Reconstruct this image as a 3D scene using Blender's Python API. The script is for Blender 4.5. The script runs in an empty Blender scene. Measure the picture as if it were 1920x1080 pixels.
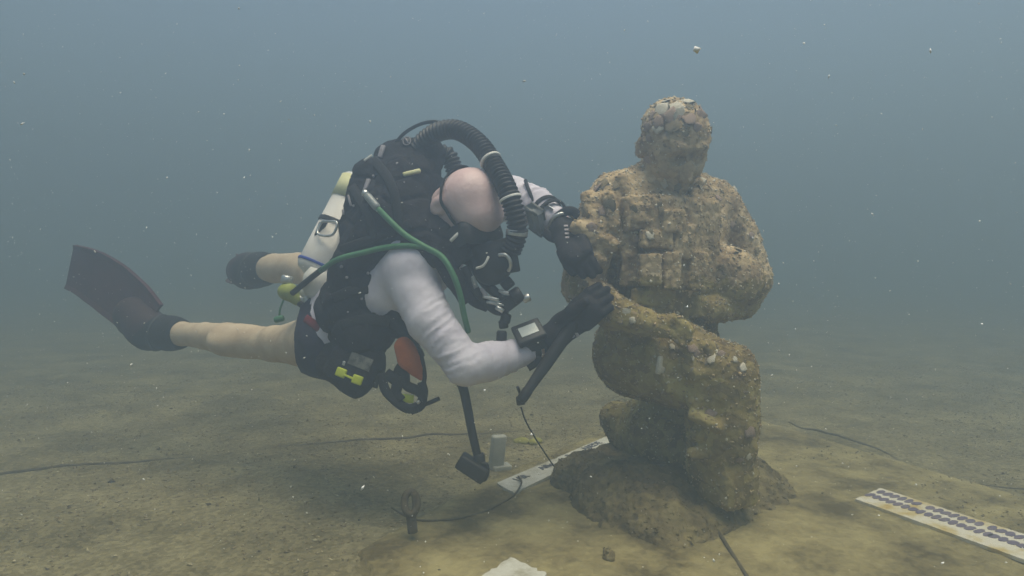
import bpy, bmesh, math, random
import numpy as np
from mathutils import Vector, Matrix

# ------------------------------------------------------------------ camera, water light, exposure
SC = bpy.context.scene
COL = SC.collection
CAM_H = 0.75                      # lens height over the seabed in metres
PITCH = math.radians(3.0)         # looking slightly down
FPX = 1251.0                      # focal length in pixels of the 1920 px frame
cam_d = bpy.data.cameras.new('camera'); cam = bpy.data.objects.new('camera', cam_d); COL.objects.link(cam)
cam_d.sensor_width = 36.0; cam_d.lens = 36.0*FPX/1920.0
cam_d.clip_start = 0.02; cam_d.clip_end = 400.0
cam.location = (0, 0, CAM_H); cam.rotation_euler = (math.pi/2-PITCH, 0, 0)
SC.camera = cam

SUN_EL, SUN_AZ = math.radians(80), math.radians(130)      # azimuth from +Y towards +X
wd = bpy.data.worlds.new('World'); SC.world = wd; wd.use_nodes = True
nt = wd.node_tree; bgn = nt.nodes['Background']
sky = nt.nodes.new('ShaderNodeTexSky'); sky.sky_type = 'NISHITA'; sky.sun_disc = False
sky.sun_elevation = SUN_EL; sky.sun_rotation = SUN_AZ
nt.links.new(sky.outputs[0], bgn.inputs[0]); bgn.inputs[1].default_value = 0.095
sd = bpy.data.lights.new('sun', 'SUN'); sd.energy = 5.0; sd.angle = math.radians(45); sd.color = (1.0, 0.87, 0.72)
sun = bpy.data.objects.new('sun', sd); COL.objects.link(sun); sun.location = (0, 0, 6)
sv = Vector((math.cos(SUN_EL)*math.sin(SUN_AZ), math.cos(SUN_EL)*math.cos(SUN_AZ), math.sin(SUN_EL)))
sun.rotation_euler = (-sv).to_track_quat('-Z', 'Y').to_euler()
SC.view_settings.view_transform = 'Standard'; SC.view_settings.look = 'None'
SC.view_settings.gamma = 1.0; SC.view_settings.use_curve_mapping = False
SC.view_settings.exposure = 0.78
SC.render.engine = 'CYCLES'
SC.cycles.use_denoising = True
SC.cycles.max_bounces = 6; SC.cycles.volume_bounces = 3; SC.cycles.diffuse_bounces = 3
SC.cycles.glossy_bounces = 2; SC.cycles.transmission_bounces = 4; SC.cycles.transparent_max_bounces = 6
SC.cycles.sample_clamp_indirect = 4.0

RNG = np.random.default_rng(7); random.seed(7)
UPV = np.array([0, math.sin(PITCH), math.cos(PITCH)]); FWD = np.array([0, math.cos(PITCH), -math.sin(PITCH)])
CAMP = np.array([0, 0, CAM_H])
def ray(px, py): return np.array([1., 0, 0])*((px-960)/FPX) + UPV*((540-py)/FPX) + FWD
def P(px, py, D): return CAMP + ray(px, py)*D                        # point at depth D metres
def G(px, py, z=0.0):                                                # where the ray meets height z
    r = ray(px, py); return CAMP + r*((z-CAM_H)/r[2])
def R(rpx, D): return rpx*D/FPX                                      # pixels to metres at depth D
def nrm(v): v = np.asarray(v, float); return v/np.linalg.norm(v)

# ------------------------------------------------------------------ scene tree helpers
def tag(o, label=None, cat=None, group=None, kind=None):
    if label: o['label'] = label
    if cat: o['category'] = cat
    if group: o['group'] = group
    if kind: o['kind'] = kind
    return o
def thing(name, loc, label, cat, group=None):
    o = bpy.data.objects.new(name, None); COL.objects.link(o); o.location = tuple(loc); o.empty_display_size = .05
    return tag(o, label, cat, group)
def world_loc(o):
    v = Vector(o.location)
    while o.parent: o = o.parent; v = v+Vector(o.location)
    return v
def link(name, me, mat=None, parent=None, smooth=True):
    o = bpy.data.objects.new(name, me); COL.objects.link(o)
    if mat is not None and not me.materials: me.materials.append(mat)
    if smooth: me.polygons.foreach_set('use_smooth', [True]*len(me.polygons))
    if parent is not None:
        o.parent = parent
        if parent.type == 'EMPTY': o.matrix_parent_inverse = Matrix.Translation(-Vector(parent.location))
    return o

# ------------------------------------------------------------------ numpy noise
def _hash(i, j, k, s):
    n = (i.astype(np.int64)*374761393 + j.astype(np.int64)*668265263 + k.astype(np.int64)*2147483647 + s*974634777) & 0x7fffffff
    n = ((n ^ (n >> 13))*1274126177) & 0x7fffffff
    n = ((n ^ (n >> 16))*1103515245) & 0x7fffffff
    return (n & 0xffff)/65535.0
def vnoise(p, s=0):
    q = np.floor(p).astype(np.int64); f = p-q; f = f*f*(3-2*f); r = 0
    for a in (0, 1):
        for b in (0, 1):
            for c in (0, 1):
                w = (f[:, 0] if a else 1-f[:, 0])*(f[:, 1] if b else 1-f[:, 1])*(f[:, 2] if c else 1-f[:, 2])
                r = r + w*_hash(q[:, 0]+a, q[:, 1]+b, q[:, 2]+c, s)
    return r*2-1
def fbm(p, octs=4, s=0):
    r = 0; a = 1.0; t = 0
    for o in range(octs): r = r+a*vnoise(p*2**o+o*17.3, s+o); t += a; a *= .55
    return r/t
def worley(p, s=0):
    q = np.floor(p).astype(np.int64); best = np.full(len(p), 9.0); cid = np.zeros(len(p)); sec = np.full(len(p), 9.0)
    for a in (-1, 0, 1):
        for b in (-1, 0, 1):
            for c in (-1, 0, 1):
                i, j, k = q[:, 0]+a, q[:, 1]+b, q[:, 2]+c
                fx = np.stack([i+_hash(i, j, k, s), j+_hash(i, j, k, s+1), k+_hash(i, j, k, s+2)], 1)
                d = np.linalg.norm(p-fx, axis=1); h = _hash(i, j, k, s+3)
                m = d < best; sec = np.where(m, best, np.minimum(sec, d)); best = np.where(m, d, best); cid = np.where(m, h, cid)
    return best, sec, cid

# ------------------------------------------------------------------ distance-field modeller (smooth unions, surface nets)
class Field:
    def __init__(s, lo, hi, h):
        s.lo = np.array(lo, float); s.h = h
        s.n = (np.ceil((np.array(hi)-s.lo)/h).astype(int)+1)
        s.ax = [(s.lo[i]+h*np.arange(s.n[i])).astype(np.float32) for i in range(3)]
        s.d = np.full(tuple(s.n), 1.0, np.float32)
    def _apply(s, lo, hi, k, fn, sub=False):
        m = k+4*s.h
        i0 = np.clip(np.floor((np.array(lo)-m-s.lo)/s.h).astype(int), 0, s.n-1)
        i1 = np.clip(np.ceil((np.array(hi)+m-s.lo)/s.h).astype(int)+1, 1, s.n)
        if (i1 <= i0).any(): return
        sl = tuple(slice(i0[i], i1[i]) for i in range(3))
        X = s.ax[0][sl[0]][:, None, None]; Y = s.ax[1][sl[1]][None, :, None]; Z = s.ax[2][sl[2]][None, None, :]
        b = fn(X, Y, Z).astype(np.float32); a = s.d[sl]
        if sub:
            b = -b; hh = np.maximum(k-np.abs(a-b), 0)/max(k, 1e-6); s.d[sl] = np.maximum(a, b)+hh*hh*k*.25
        else:
            hh = np.maximum(k-np.abs(a-b), 0)/max(k, 1e-6); s.d[sl] = np.minimum(a, b)-hh*hh*k*.25
    def cap(s, a, b, ra, rb=None, k=.02, flat=None, sub=False):
        """tapered capsule; flat=(dir, s): squeezed to s along dir"""
        a = np.array(a, float); b = np.array(b, float); rb = ra if rb is None else rb; rm = max(ra, rb)
        ba = b-a; L2 = max(float(ba@ba), 1e-9)
        def fn(X, Y, Z):
            x, y, z = X-a[0], Y-a[1], Z-a[2]
            t = np.clip((x*ba[0]+y*ba[1]+z*ba[2])/L2, 0, 1)
            x, y, z = x-t*ba[0], y-t*ba[1], z-t*ba[2]
            if flat is not None:
                f = nrm(flat[0]); q = x*f[0]+y*f[1]+z*f[2]; e = (1/flat[1]-1)*q
                x, y, z = x+e*f[0], y+e*f[1], z+e*f[2]
            return (np.sqrt(x*x+y*y+z*z)-(ra+(rb-ra)*t))*(flat[1] if flat is not None and flat[1] < 1 else 1)
        mm = rm*(max(1, flat[1]) if flat is not None else 1)
        s._apply(np.minimum(a, b)-mm, np.maximum(a, b)+mm, k, fn, sub)
    def chain(s, pts, k=.02, flat=None):
        for (a, ra), (b, rb) in zip(pts[:-1], pts[1:]): s.cap(a, b, ra, rb, k, flat)
    def ell(s, c, r, axes=None, k=.02, sub=False):
        c = np.array(c, float); A = np.eye(3) if axes is None else np.array(axes, float); r = np.array(r, float)
        def fn(X, Y, Z):
            x, y, z = X-c[0], Y-c[1], Z-c[2]
            q = [(x*A[i][0]+y*A[i][1]+z*A[i][2]) for i in range(3)]
            k0 = np.sqrt(sum((q[i]/r[i])**2 for i in range(3))); k1 = np.sqrt(sum((q[i]/r[i]**2)**2 for i in range(3)))
            return k0*(k0-1)/np.maximum(k1, 1e-6)
        m = r.max(); s._apply(c-m, c+m, k, fn, sub)
    def box(s, c, hs, axes=None, rad=.008, k=.006, sub=False):
        c = np.array(c, float); A = np.eye(3) if axes is None else np.array(axes, float); hs = np.array(hs, float)
        def fn(X, Y, Z):
            x, y, z = X-c[0], Y-c[1], Z-c[2]
            q = [np.abs(x*A[i][0]+y*A[i][1]+z*A[i][2])-hs[i]+rad for i in range(3)]
            o = np.sqrt(sum(np.maximum(v, 0)**2 for v in q)); return o+np.minimum(np.maximum(q[0], np.maximum(q[1], q[2])), 0)-rad
        m = np.linalg.norm(hs); s._apply(c-m, c+m, k, fn, sub)
    def cut(s, p, n, rad=.16):                                        # remove the side n points to, within rad of p
        p = np.array(p, float); n = nrm(n)
        i0 = np.clip(((p-rad-s.lo)/s.h).astype(int), 0, s.n-1); i1 = np.clip(((p+rad-s.lo)/s.h).astype(int)+1, 1, s.n)
        sl = tuple(slice(i0[i], i1[i]) for i in range(3))
        x = s.ax[0][sl[0]][:, None, None]-p[0]; y = s.ax[1][sl[1]][None, :, None]-p[1]; z = s.ax[2][sl[2]][None, None, :]-p[2]
        b = (x*n[0]+y*n[1]+z*n[2]).astype(np.float32); near = (x*x+y*y+z*z) < rad*rad
        s.d[sl] = np.where(near, np.maximum(s.d[sl], b), s.d[sl])
    def val(s, p):
        q = np.clip(((np.array(p)-s.lo)/s.h), 0, s.n-1.001); i = q.astype(int); f = q-i; r = 0
        for a in (0, 1):
            for b in (0, 1):
                for c in (0, 1):
                    r += (f[0] if a else 1-f[0])*(f[1] if b else 1-f[1])*(f[2] if c else 1-f[2])*s.d[i[0]+a, i[1]+b, i[2]+c]
        return r
    def hit(s, px, py, D0=1.4, D1=3.2, out=0.0):
        """surface point seen through a pixel, and the outward normal"""
        r = ray(px, py); D = D0
        while D < D1:
            p = CAMP+r*D; q = (p-s.lo)/s.h
            if (q >= 1).all() and (q < s.n-2).all() and s.val(p) < 0: break
            D += s.h*.6
        else: return None, None
        p = CAMP+r*D; e = s.h*1.5
        g = nrm([s.val(p+np.eye(3)[i]*e)-s.val(p-np.eye(3)[i]*e) for i in range(3)])
        return p+g*out, g
    def mesh(s, name, smooth=1):
        d = s.d; I = d < 0; nx, ny, nz = s.n
        cnt = np.zeros((nx-1, ny-1, nz-1), np.int8)
        cor = [(a, b, c) for a in (0, 1) for b in (0, 1) for c in (0, 1)]
        for a, b, c in cor: cnt += I[a:nx-1+a, b:ny-1+b, c:nz-1+c]
        act = np.argwhere((cnt > 0) & (cnt < 8)); idx = np.full((nx-1, ny-1, nz-1), -1, np.int32)
        idx[act[:, 0], act[:, 1], act[:, 2]] = np.arange(len(act))
        V = [d[act[:, 0]+a, act[:, 1]+b, act[:, 2]+c] for a, b, c in cor]
        acc = np.zeros((len(act), 3)); num = np.zeros(len(act))
        for m in range(8):
            for n in range(m+1, 8):
                if sum(abs(cor[m][t]-cor[n][t]) for t in range(3)) != 1: continue
                ch = (V[m] < 0) != (V[n] < 0); t = np.where(ch, V[m]/np.where(ch, V[m]-V[n], 1), 0)
                pt = np.array(cor[m])[None]+t[:, None]*(np.array(cor[n])-np.array(cor[m]))[None]
                acc += pt*ch[:, None]; num += ch
        co = s.lo+s.h*(act+acc/num[:, None]); quads = []
        for axi in range(3):
            A = I; u, v = (axi+1) % 3, (axi+2) % 3
            s0 = [slice(1, -1)]*3; s1 = [slice(1, -1)]*3; s0[axi] = slice(0, -1); s1[axi] = slice(1, None)
            a0, a1 = A[tuple(s0)], A[tuple(s1)]; e = np.argwhere(a0 != a1)
            if not len(e): continue
            fl = a0[e[:, 0], e[:, 1], e[:, 2]]; b = e.copy(); b[:, u] += 1; b[:, v] += 1
            def at(du, dv):
                q = b.copy(); q[:, u] += du; q[:, v] += dv; return idx[q[:, 0], q[:, 1], q[:, 2]]
            q4 = np.stack([at(-1, -1), at(0, -1), at(0, 0), at(-1, 0)], 1)
            q4[~fl] = q4[~fl][:, ::-1]; quads.append(q4)
        Q = np.concatenate(quads); Q = Q[(Q >= 0).all(1)]
        ed = np.concatenate([Q[:, [0, 1]], Q[:, [1, 2]], Q[:, [2, 3]], Q[:, [3, 0]]])
        for _ in range(smooth):
            sm = np.zeros_like(co); n = np.zeros(len(co))
            for t in range(3): sm[:, t] = np.bincount(ed[:, 0], co[ed[:, 1], t], len(co))+np.bincount(ed[:, 1], co[ed[:, 0], t], len(co))
            n = np.bincount(ed[:, 0], minlength=len(co))+np.bincount(ed[:, 1], minlength=len(co))
            co = co*.4+.6*sm/np.maximum(n, 1)[:, None]
        return npmesh(name, co, Q)
def npmesh(name, co, Q):
    me = bpy.data.meshes.new(name); co = np.asarray(co, np.float32); Q = np.asarray(Q, np.int32)
    me.vertices.add(len(co)); me.vertices.foreach_set('co', co.ravel())
    me.loops.add(Q.size); me.loops.foreach_set('vertex_index', Q.ravel())
    me.polygons.add(len(Q)); me.polygons.foreach_set('loop_start', np.arange(0, Q.size, Q.shape[1], dtype=np.int32))
    me.update(calc_edges=True); me.validate(); return me
def getv(me):
    c = np.zeros(len(me.vertices)*3, np.float32); me.vertices.foreach_get('co', c)
    n = np.zeros(len(me.vertices)*3, np.float32); me.vertices.foreach_get('normal', n)
    return c.reshape(-1, 3).astype(float), n.reshape(-1, 3).astype(float)
def setv(me, c): me.vertices.foreach_set('co', c.astype(np.float32).ravel()); me.update()

# ------------------------------------------------------------------ mesh builders
def spline(pts, n=8):
    p = [np.array(q, float) for q in pts]; p = [2*p[0]-p[1]]+p+[2*p[-1]-p[-2]]; out = []
    for i in range(1, len(p)-2):
        for t in np.linspace(0, 1, n, endpoint=False):
            a, b, c, d = p[i-1], p[i], p[i+1], p[i+2]
            out.append(.5*(2*b+(c-a)*t+(2*a-5*b+4*c-d)*t*t+(3*b-a-3*c+d)*t**3))
    out.append(p[-2]); return np.array(out)
def resample(path, step):
    s = np.concatenate([[0], np.cumsum(np.linalg.norm(np.diff(path, axis=0), axis=1))])
    n = max(2, int(s[-1]/step)+1); t = np.linspace(0, s[-1], n)
    return np.stack([np.interp(t, s, path[:, i]) for i in range(path.shape[1])], 1), t
def tube(name, path, r, sides=10, flat=1.0, flatdir=None, closed=False):
    path = np.asarray(path, float); n = len(path); r = np.broadcast_to(np.asarray(r, float), (n,))
    if closed: tn = np.roll(path, -1, 0)-np.roll(path, 1, 0)
    else: tn = np.gradient(path, axis=0)
    tn /= np.maximum(np.linalg.norm(tn, axis=1), 1e-9)[:, None]
    u = np.array(flatdir, float) if flatdir is not None else (np.array([0, 0, 1.]) if abs(tn[0][2]) < .9 else np.array([1., 0, 0]))
    co = []
    for i in range(n):
        u = u-(u@tn[i])*tn[i]; u = nrm(u); v = np.cross(tn[i], u)
        a = np.arange(sides)*2*math.pi/sides
        co.append(path[i]+r[i]*(np.cos(a)[:, None]*u*flat+np.sin(a)[:, None]*v))
    co = np.concatenate(co); f = []
    m = n if closed else n-1
    for i in range(m):
        for j in range(sides):
            a, b = i*sides+j, i*sides+(j+1) % sides; c, d = ((i+1) % n)*sides+(j+1) % sides, ((i+1) % n)*sides+j
            f.append((a, b, c, d))
    me = bpy.data.meshes.new(name)
    fl = [tuple(q) for q in f]
    if not closed: fl += [tuple(range(sides))[::-1], tuple(range((n-1)*sides, n*sides))]
    me.from_pydata(co.tolist(), [], fl); me.update(); return me
def lathe(name, a, b, prof, sides=20):
    """prof: (t along a-b, radius)"""
    a = np.array(a, float); b = np.array(b, float)
    path = np.array([a+(b-a)*t for t, _ in prof]); r = np.array([q for _, q in prof])
    ax = nrm(b-a); u = np.array([0, 0, 1.]) if abs(ax[2]) < .9 else np.array([1., 0, 0]); u = nrm(u-(u@ax)*ax); v = np.cross(ax, u)
    an = np.arange(sides)*2*math.pi/sides; ring = np.cos(an)[:, None]*u+np.sin(an)[:, None]*v
    co = np.concatenate([p+max(q, 1e-5)*ring for p, q in zip(path, r)]); n = len(path); f = []
    for i in range(n-1):
        for j in range(sides): f.append((i*sides+j, i*sides+(j+1) % sides, (i+1)*sides+(j+1) % sides, (i+1)*sides+j))
    f += [tuple(range(sides))[::-1], tuple(range((n-1)*sides, n*sides))]
    me = bpy.data.meshes.new(name); me.from_pydata(co.tolist(), [], f); me.update(); return me
def box(name, c, hs, axes=None, bev=.002, seg=2):
    A = np.eye(3) if axes is None else np.array(axes, float)
    bm = bmesh.new(); bmesh.ops.create_cube(bm, size=2)
    for v in bm.verts: v.co = Vector(np.array(c)+sum(A[i]*hs[i]*v.co[i] for i in range(3)))
    if np.linalg.det(A) < 0: bmesh.ops.reverse_faces(bm, faces=bm.faces)
    if bev: bmesh.ops.bevel(bm, geom=bm.edges[:], offset=bev, segments=seg, profile=.6, affect='EDGES')
    me = bpy.data.meshes.new(name); bm.to_mesh(me); bm.free(); return me
def slab(name, outline, nvec, th, bev=.0):
    """polygon (3-D points) given thickness th along nvec"""
    bm = bmesh.new(); n = Vector(nrm(nvec)); vs = [bm.verts.new(Vector(p)) for p in outline]
    f = bm.faces.new(vs); ex = bmesh.ops.extrude_face_region(bm, geom=[f])
    for v in [g for g in ex['geom'] if isinstance(g, bmesh.types.BMVert)]: v.co += n*th
    bmesh.ops.recalc_face_normals(bm, faces=bm.faces)
    if bev: bmesh.ops.bevel(bm, geom=bm.edges[:], offset=bev, segments=2, profile=.6, affect='EDGES')
    me = bpy.data.meshes.new(name); bm.to_mesh(me); bm.free(); return me
def frame_to(n, up=(0, 0, 1)):
    n = nrm(n); u = np.array(up, float); u = u-(u@n)*n
    if np.linalg.norm(u) < 1e-3: u = np.array([1., 0, 0])-n[0]*n
    u = nrm(u); return np.cross(u, n), u, n                            # right, up, out

# ------------------------------------------------------------------ materials
def mat(name, cols, scale=8.0, rough=.7, bump=.0, bscale=60., detail=6., spec=.3, metal=0.0, contrast=(.35, .65), coat=0.0, vor=0.0, vscale=30., dist=.002, sheen=0.0, cell=0.0, cscale=40.):
    """procedural: noise blends the colours, finer noise gives relief"""
    m = bpy.data.materials.new(name); m.use_nodes = True; t = m.node_tree; b = t.nodes['Principled BSDF']; N = t.nodes.new; L = t.links.new
    tc = N('ShaderNodeTexCoord'); no = N('ShaderNodeTexNoise'); no.inputs['Scale'].default_value = scale; no.inputs['Detail'].default_value = detail
    no.inputs['Roughness'].default_value = .65; L(tc.outputs['Object'], no.inputs['Vector'])
    rp = N('ShaderNodeValToRGB'); el = rp.color_ramp.elements; n = len(cols)
    for i, c in enumerate(cols):
        pos = contrast[0]+(contrast[1]-contrast[0])*(i/max(1, n-1))
        e = el[i] if i < 2 else el.new(pos)
        e.position = pos; e.color = (*c, 1)
    if n == 1: el[1].color = (*cols[0], 1); el[1].position = 1
    fac = no.outputs['Fac']
    if cell:
        vc = N('ShaderNodeTexVoronoi'); vc.inputs['Scale'].default_value = cscale; L(tc.outputs['Object'], vc.inputs['Vector'])
        sx = N('ShaderNodeSeparateColor'); L(vc.outputs['Color'], sx.inputs[0])
        mm = N('ShaderNodeMath'); mm.operation = 'MULTIPLY_ADD'; mm.inputs[1].default_value = cell; mm.inputs[2].default_value = -cell/2; L(sx.outputs[0], mm.inputs[0])
        ad = N('ShaderNodeMath'); ad.operation = 'ADD'; L(mm.outputs[0], ad.inputs[0]); L(fac, ad.inputs[1]); fac = ad.outputs[0]
    L(fac, rp.inputs['Fac']); L(rp.outputs['Color'], b.inputs['Base Color'])
    b.inputs['Roughness'].default_value = rough; b.inputs['Metallic'].default_value = metal
    b.inputs['Specular IOR Level'].default_value = spec
    if coat: b.inputs['Coat Weight'].default_value = coat
    if sheen: b.inputs['Sheen Weight'].default_value = sheen
    if bump:
        n2 = N('ShaderNodeTexNoise'); n2.inputs['Scale'].default_value = bscale; n2.inputs['Detail'].default_value = 5; L(tc.outputs['Object'], n2.inputs['Vector'])
        h = n2.outputs['Fac']
        if vor:
            vo = N('ShaderNodeTexVoronoi'); vo.inputs['Scale'].default_value = vscale; L(tc.outputs['Object'], vo.inputs['Vector'])
            mx = N('ShaderNodeMath'); mx.operation = 'MULTIPLY_ADD'; mx.inputs[1].default_value = -vor; L(vo.outputs['Distance'], mx.inputs[0]); L(h, mx.inputs[2]); h = mx.outputs[0]
        bp = N('ShaderNodeBump'); bp.inputs['Strength'].default_value = bump; bp.inputs['Distance'].default_value = dist; L(h, bp.inputs['Height']); L(bp.outputs['Normal'], b.inputs['Normal'])
    return m
# ------------------------------------------------------------------ the setting: seabed, slab, water
M_SAND = mat('silty_shell_sand', [(.125, .106, .056), (.215, .182, .098), (.33, .285, .16)], scale=3.2, detail=14, cell=.24, cscale=95, rough=.95, bump=.9, bscale=70, spec=.05, dist=.01, contrast=(.3, .7))
M_SLAB = mat('silted_concrete', [(.11, .087, .042), (.255, .21, .10), (.38, .32, .155)], scale=4.5, detail=14, cell=.07, cscale=70, rough=.95, bump=.9, bscale=45, spec=.05, dist=.010, contrast=(.36, .64))
def seabed_h(x, y):
    p = np.stack([x, y, x*0], 1)
    h = .018*fbm(p*1.7, 3, 3)+.010*fbm(p*np.array([9, 14, 1]), 3, 9)
    return h
gx = np.concatenate([-np.geomspace(60, 3.05, 26), np.linspace(-3, 3, 241), np.geomspace(3.05, 60, 26)])
gy = np.concatenate([np.linspace(-6, .6, 12), np.linspace(.7, 5.0, 190), np.geomspace(5.05, 70, 36)])
XX, YY = np.meshgrid(gx, gy, indexing='ij'); n1, n2 = XX.shape
zz = seabed_h(XX.ravel(), YY.ravel())*np.clip(1-np.maximum(np.hypot(XX.ravel(), YY.ravel()-2)-5, 0)/6, .0, 1)
ii = np.arange(n1*n2).reshape(n1, n2)
seabed = link('seabed', npmesh('seabed', np.stack([XX.ravel(), YY.ravel(), zz], 1), np.stack([ii[:-1, :-1], ii[1:, :-1], ii[1:, 1:], ii[:-1, 1:]], -1).reshape(-1, 4)), M_SAND)
tag(seabed, 'silty brown seabed of sand and broken shell', 'seabed', kind='structure')

SLAB_Z = .024
edge = [G(650, 1030, SLAB_Z), G(900, 895, SLAB_Z), G(1140, 797, SLAB_Z), G(1425, 782, SLAB_Z), G(1920, 925, SLAB_Z)]
edge += [edge[4]+np.array([.10, -.62, 0]), edge[4]+np.array([-.40, -1.15, 0]), edge[0]+np.array([.62, -.75, 0]), edge[0]+np.array([.14, -.28, 0])]
def make_slab():
    c = np.mean(edge, 0); pts = []; m = len(edge)
    for i in range(m):
        a, b = edge[i], edge[(i+1) % m]
        for t in np.linspace(0, 1, 34, endpoint=False): pts.append(a+(b-a)*t)
    pts = np.array(pts); nr = 60; V = []; ang = len(pts)
    for k in range(nr+1):
        q = c+(pts-c)*(k/nr); V.append(q)
    V = np.concatenate(V)
    w = .5*fbm(V*np.array([22, 22, 22]), 3, 5); rim = np.repeat(np.arange(nr+1)/nr, ang)
    w_ = .6*fbm(V*np.array([5, 5, 5]), 3, 15); V[:, :2] += ((rim > .98)*(w*.05+w_*.07))[:, None]*nrm([.8, .6])
    V[:, 2] += .008*fbm(V*6, 3, 31)+.005*fbm(V*30, 3, 35)-.016*(rim > .98)-.004*(rim > .94)
    low = V[-ang:].copy(); low[:, 2] = -.06; low[:, :2] += nrm([1, 1])*.0
    V = np.concatenate([V, low]); F = []
    for k in range(nr+1):
        for j in range(ang): F.append((k*ang+j, (k+1)*ang+j, (k+1)*ang+(j+1) % ang, k*ang+(j+1) % ang))
    me = npmesh('concrete_pad', V, np.array(F)); bm = bmesh.new(); bm.from_mesh(me); bmesh.ops.remove_doubles(bm, verts=bm.verts, dist=1e-5)
    bmesh.ops.recalc_face_normals(bm, faces=bm.faces); bm.to_mesh(me); bm.free(); return me
pad = link('concrete_pad', make_slab(), M_SLAB)
tag(pad, 'low many-sided concrete pad under the kneeling statue, coated in olive silt', 'concrete pad')

# the water itself: even, pale scattering medium round the whole scene
def make_haze():
    me = box('haze', (0, 12, 1.0), (45, 45, 2.3), bev=0)
    m = bpy.data.materials.new('green_blue_water'); m.use_nodes = True; t = m.node_tree
    for n in list(t.nodes):
        if n.type == 'BSDF_PRINCIPLED': t.nodes.remove(n)
    v = t.nodes.new('ShaderNodeVolumePrincipled'); out = [n for n in t.nodes if n.type == 'OUTPUT_MATERIAL'][0]
    v.inputs['Color'].default_value = (.244, .312, .396, 1); v.inputs['Density'].default_value = .46; v.inputs['Absorption Color'].default_value = (.185, .235, .20, 1)
    v.inputs['Anisotropy'].default_value = .5
    t.links.new(v.outputs[0], out.inputs['Volume'])
    o = link('haze', me, m, smooth=False); tag(o, 'murky blue-green water filling the whole view', 'water', kind='stuff')
make_haze()
# ------------------------------------------------------------------ kneeling soldier statue and its rough base
M_CRUST = mat('encrusted_concrete', [(.14, .096, .060), (.34, .25, .145), (.51, .39, .23), (.74, .61, .42)], scale=11, detail=10, rough=.95, bump=1.0, bscale=45, spec=.08, vor=.5, vscale=60, dist=.005, contrast=(.26, .76), cell=.16, cscale=60)
M_ALGAE = mat('algae_on_stone', [(.12, .085, .042), (.28, .215, .085), (.43, .36, .14)], scale=6, detail=10, rough=.95, bump=1.0, bscale=40, spec=.06, vor=.5, vscale=50, dist=.006, contrast=(.28, .72), cell=.2, cscale=40)
M_MOUND = mat('dark_silted_mound', [(.065, .050, .028), (.16, .125, .062), (.27, .22, .105)], scale=8, detail=12, rough=.95, bump=1.0, bscale=40, spec=.06, vor=.5, vscale=50, dist=.008, contrast=(.28, .72), cell=.2, cscale=60)
M_SHELL = mat('pale_oyster_shell', [(.36, .32, .24), (.62, .57, .46), (.82, .78, .66)], scale=30, rough=.7, bump=.6, bscale=160, spec=.3, contrast=(.3, .7))
M_SHELL3 = mat('pinkish_shell', [(.20, .14, .11), (.34, .25, .20), (.46, .36, .28)], scale=26, rough=.8, bump=.7, bscale=140, spec=.2, contrast=(.3, .7))
M_SHELL2 = mat('grubby_shell', [(.13, .10, .06), (.26, .21, .13), (.36, .31, .20)], scale=30, rough=.85, bump=.7, bscale=140, spec=.2, contrast=(.3, .7))

BASE_Z = .10
base_c = np.array([.60, 1.98, 0])
bf = Field((.02, 1.45, -.1), (1.25, 2.55, .22), .007)
rot = lambda d: (np.array([math.cos(math.radians(d)), math.sin(math.radians(d)), 0]), np.array([-math.sin(math.radians(d)), math.cos(math.radians(d)), 0]), np.array([0, 0, 1.]))
bf.box(G(1235, 905, .03), (.27, .24, .085), rot(38), rad=.07, k=.05)
bf.box(G(1168, 908, .03), (.12, .12, .070), rot(15), rad=.06, k=.06)
bf.cap(G(1150, 945, .02), G(1250, 1000, .0), .085, .065, k=.09)
bf.cap(G(1230, 1000, -.02), G(1260, 1060, -.05), .075, .07, k=.12)
bf.cap(G(1112, 905, .02), G(1135, 950, .0), .06, .06, k=.07)
bf.cap(G(1290, 965, .0), G(1345, 1010, -.04), .08, .07, k=.12)
bf.box(G(1310, 915, .0), (.15, .14, .085), rot(25), rad=.06, k=.08)
bf.ell(G(1335, 958, -.045), (.30, .24, .125), k=.10)
bf.ell(G(1230, 1010, -.045), (.22, .20, .10), k=.10)
bf.cap(G(1300, 850, .02), G(1200, 838, .02), .09, .09, k=.06)
bf.ell(G(1142, 1040, .03), (.022, .030, .026), k=.02)
bm_ = bf.mesh('statue_base', 2); c, n = getv(bm_)
w1, w2, _ = worley(c*16, 5)
c += n*(.024*fbm(c*9, 4, 11)+.016*fbm(c*30, 3, 13)+.010*(.5-w1))[:, None]; setv(bm_, c)
sbase = link('statue_base', bm_, M_MOUND); tag(sbase, 'rough rounded mound of silted concrete that the kneeling statue rests on', 'base')

s = Field((.10, 1.50, -.02), (.98, 2.50, 1.34), .0045)
def S(px, py, D, rp): return (P(px, py, D), R(rp, D))
SF = nrm([.42, -.90, 0]); SRt = nrm([-.90, -.42, 0])                  # the way it faces, its right hand side
# pelvis, trunk, shoulders
s.chain([S(1200, 645, 1.97, 74), S(1222, 560, 1.97, 78), S(1232, 470, 1.97, 86)], k=.05)
s.chain([S(1185, 425, 1.92, 68), S(1298, 432, 2.06, 68)], k=.06)
s.chain([S(1205, 500, 1.93, 66), S(1280, 505, 2.04, 64)], k=.06)
s.chain([S(1285, 610, 2.07, 58), S(1200, 640, 1.97, 66)], k=.05)
s.cap(*[P(1150, 368, 1.88), P(1240, 352, 1.98)], R(44, 1.9), R(52, 1.98), k=.05)
s.cap(*[P(1240, 352, 1.98), P(1335, 380, 2.08)], R(50, 1.98), R(44, 2.08), k=.05)
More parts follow.
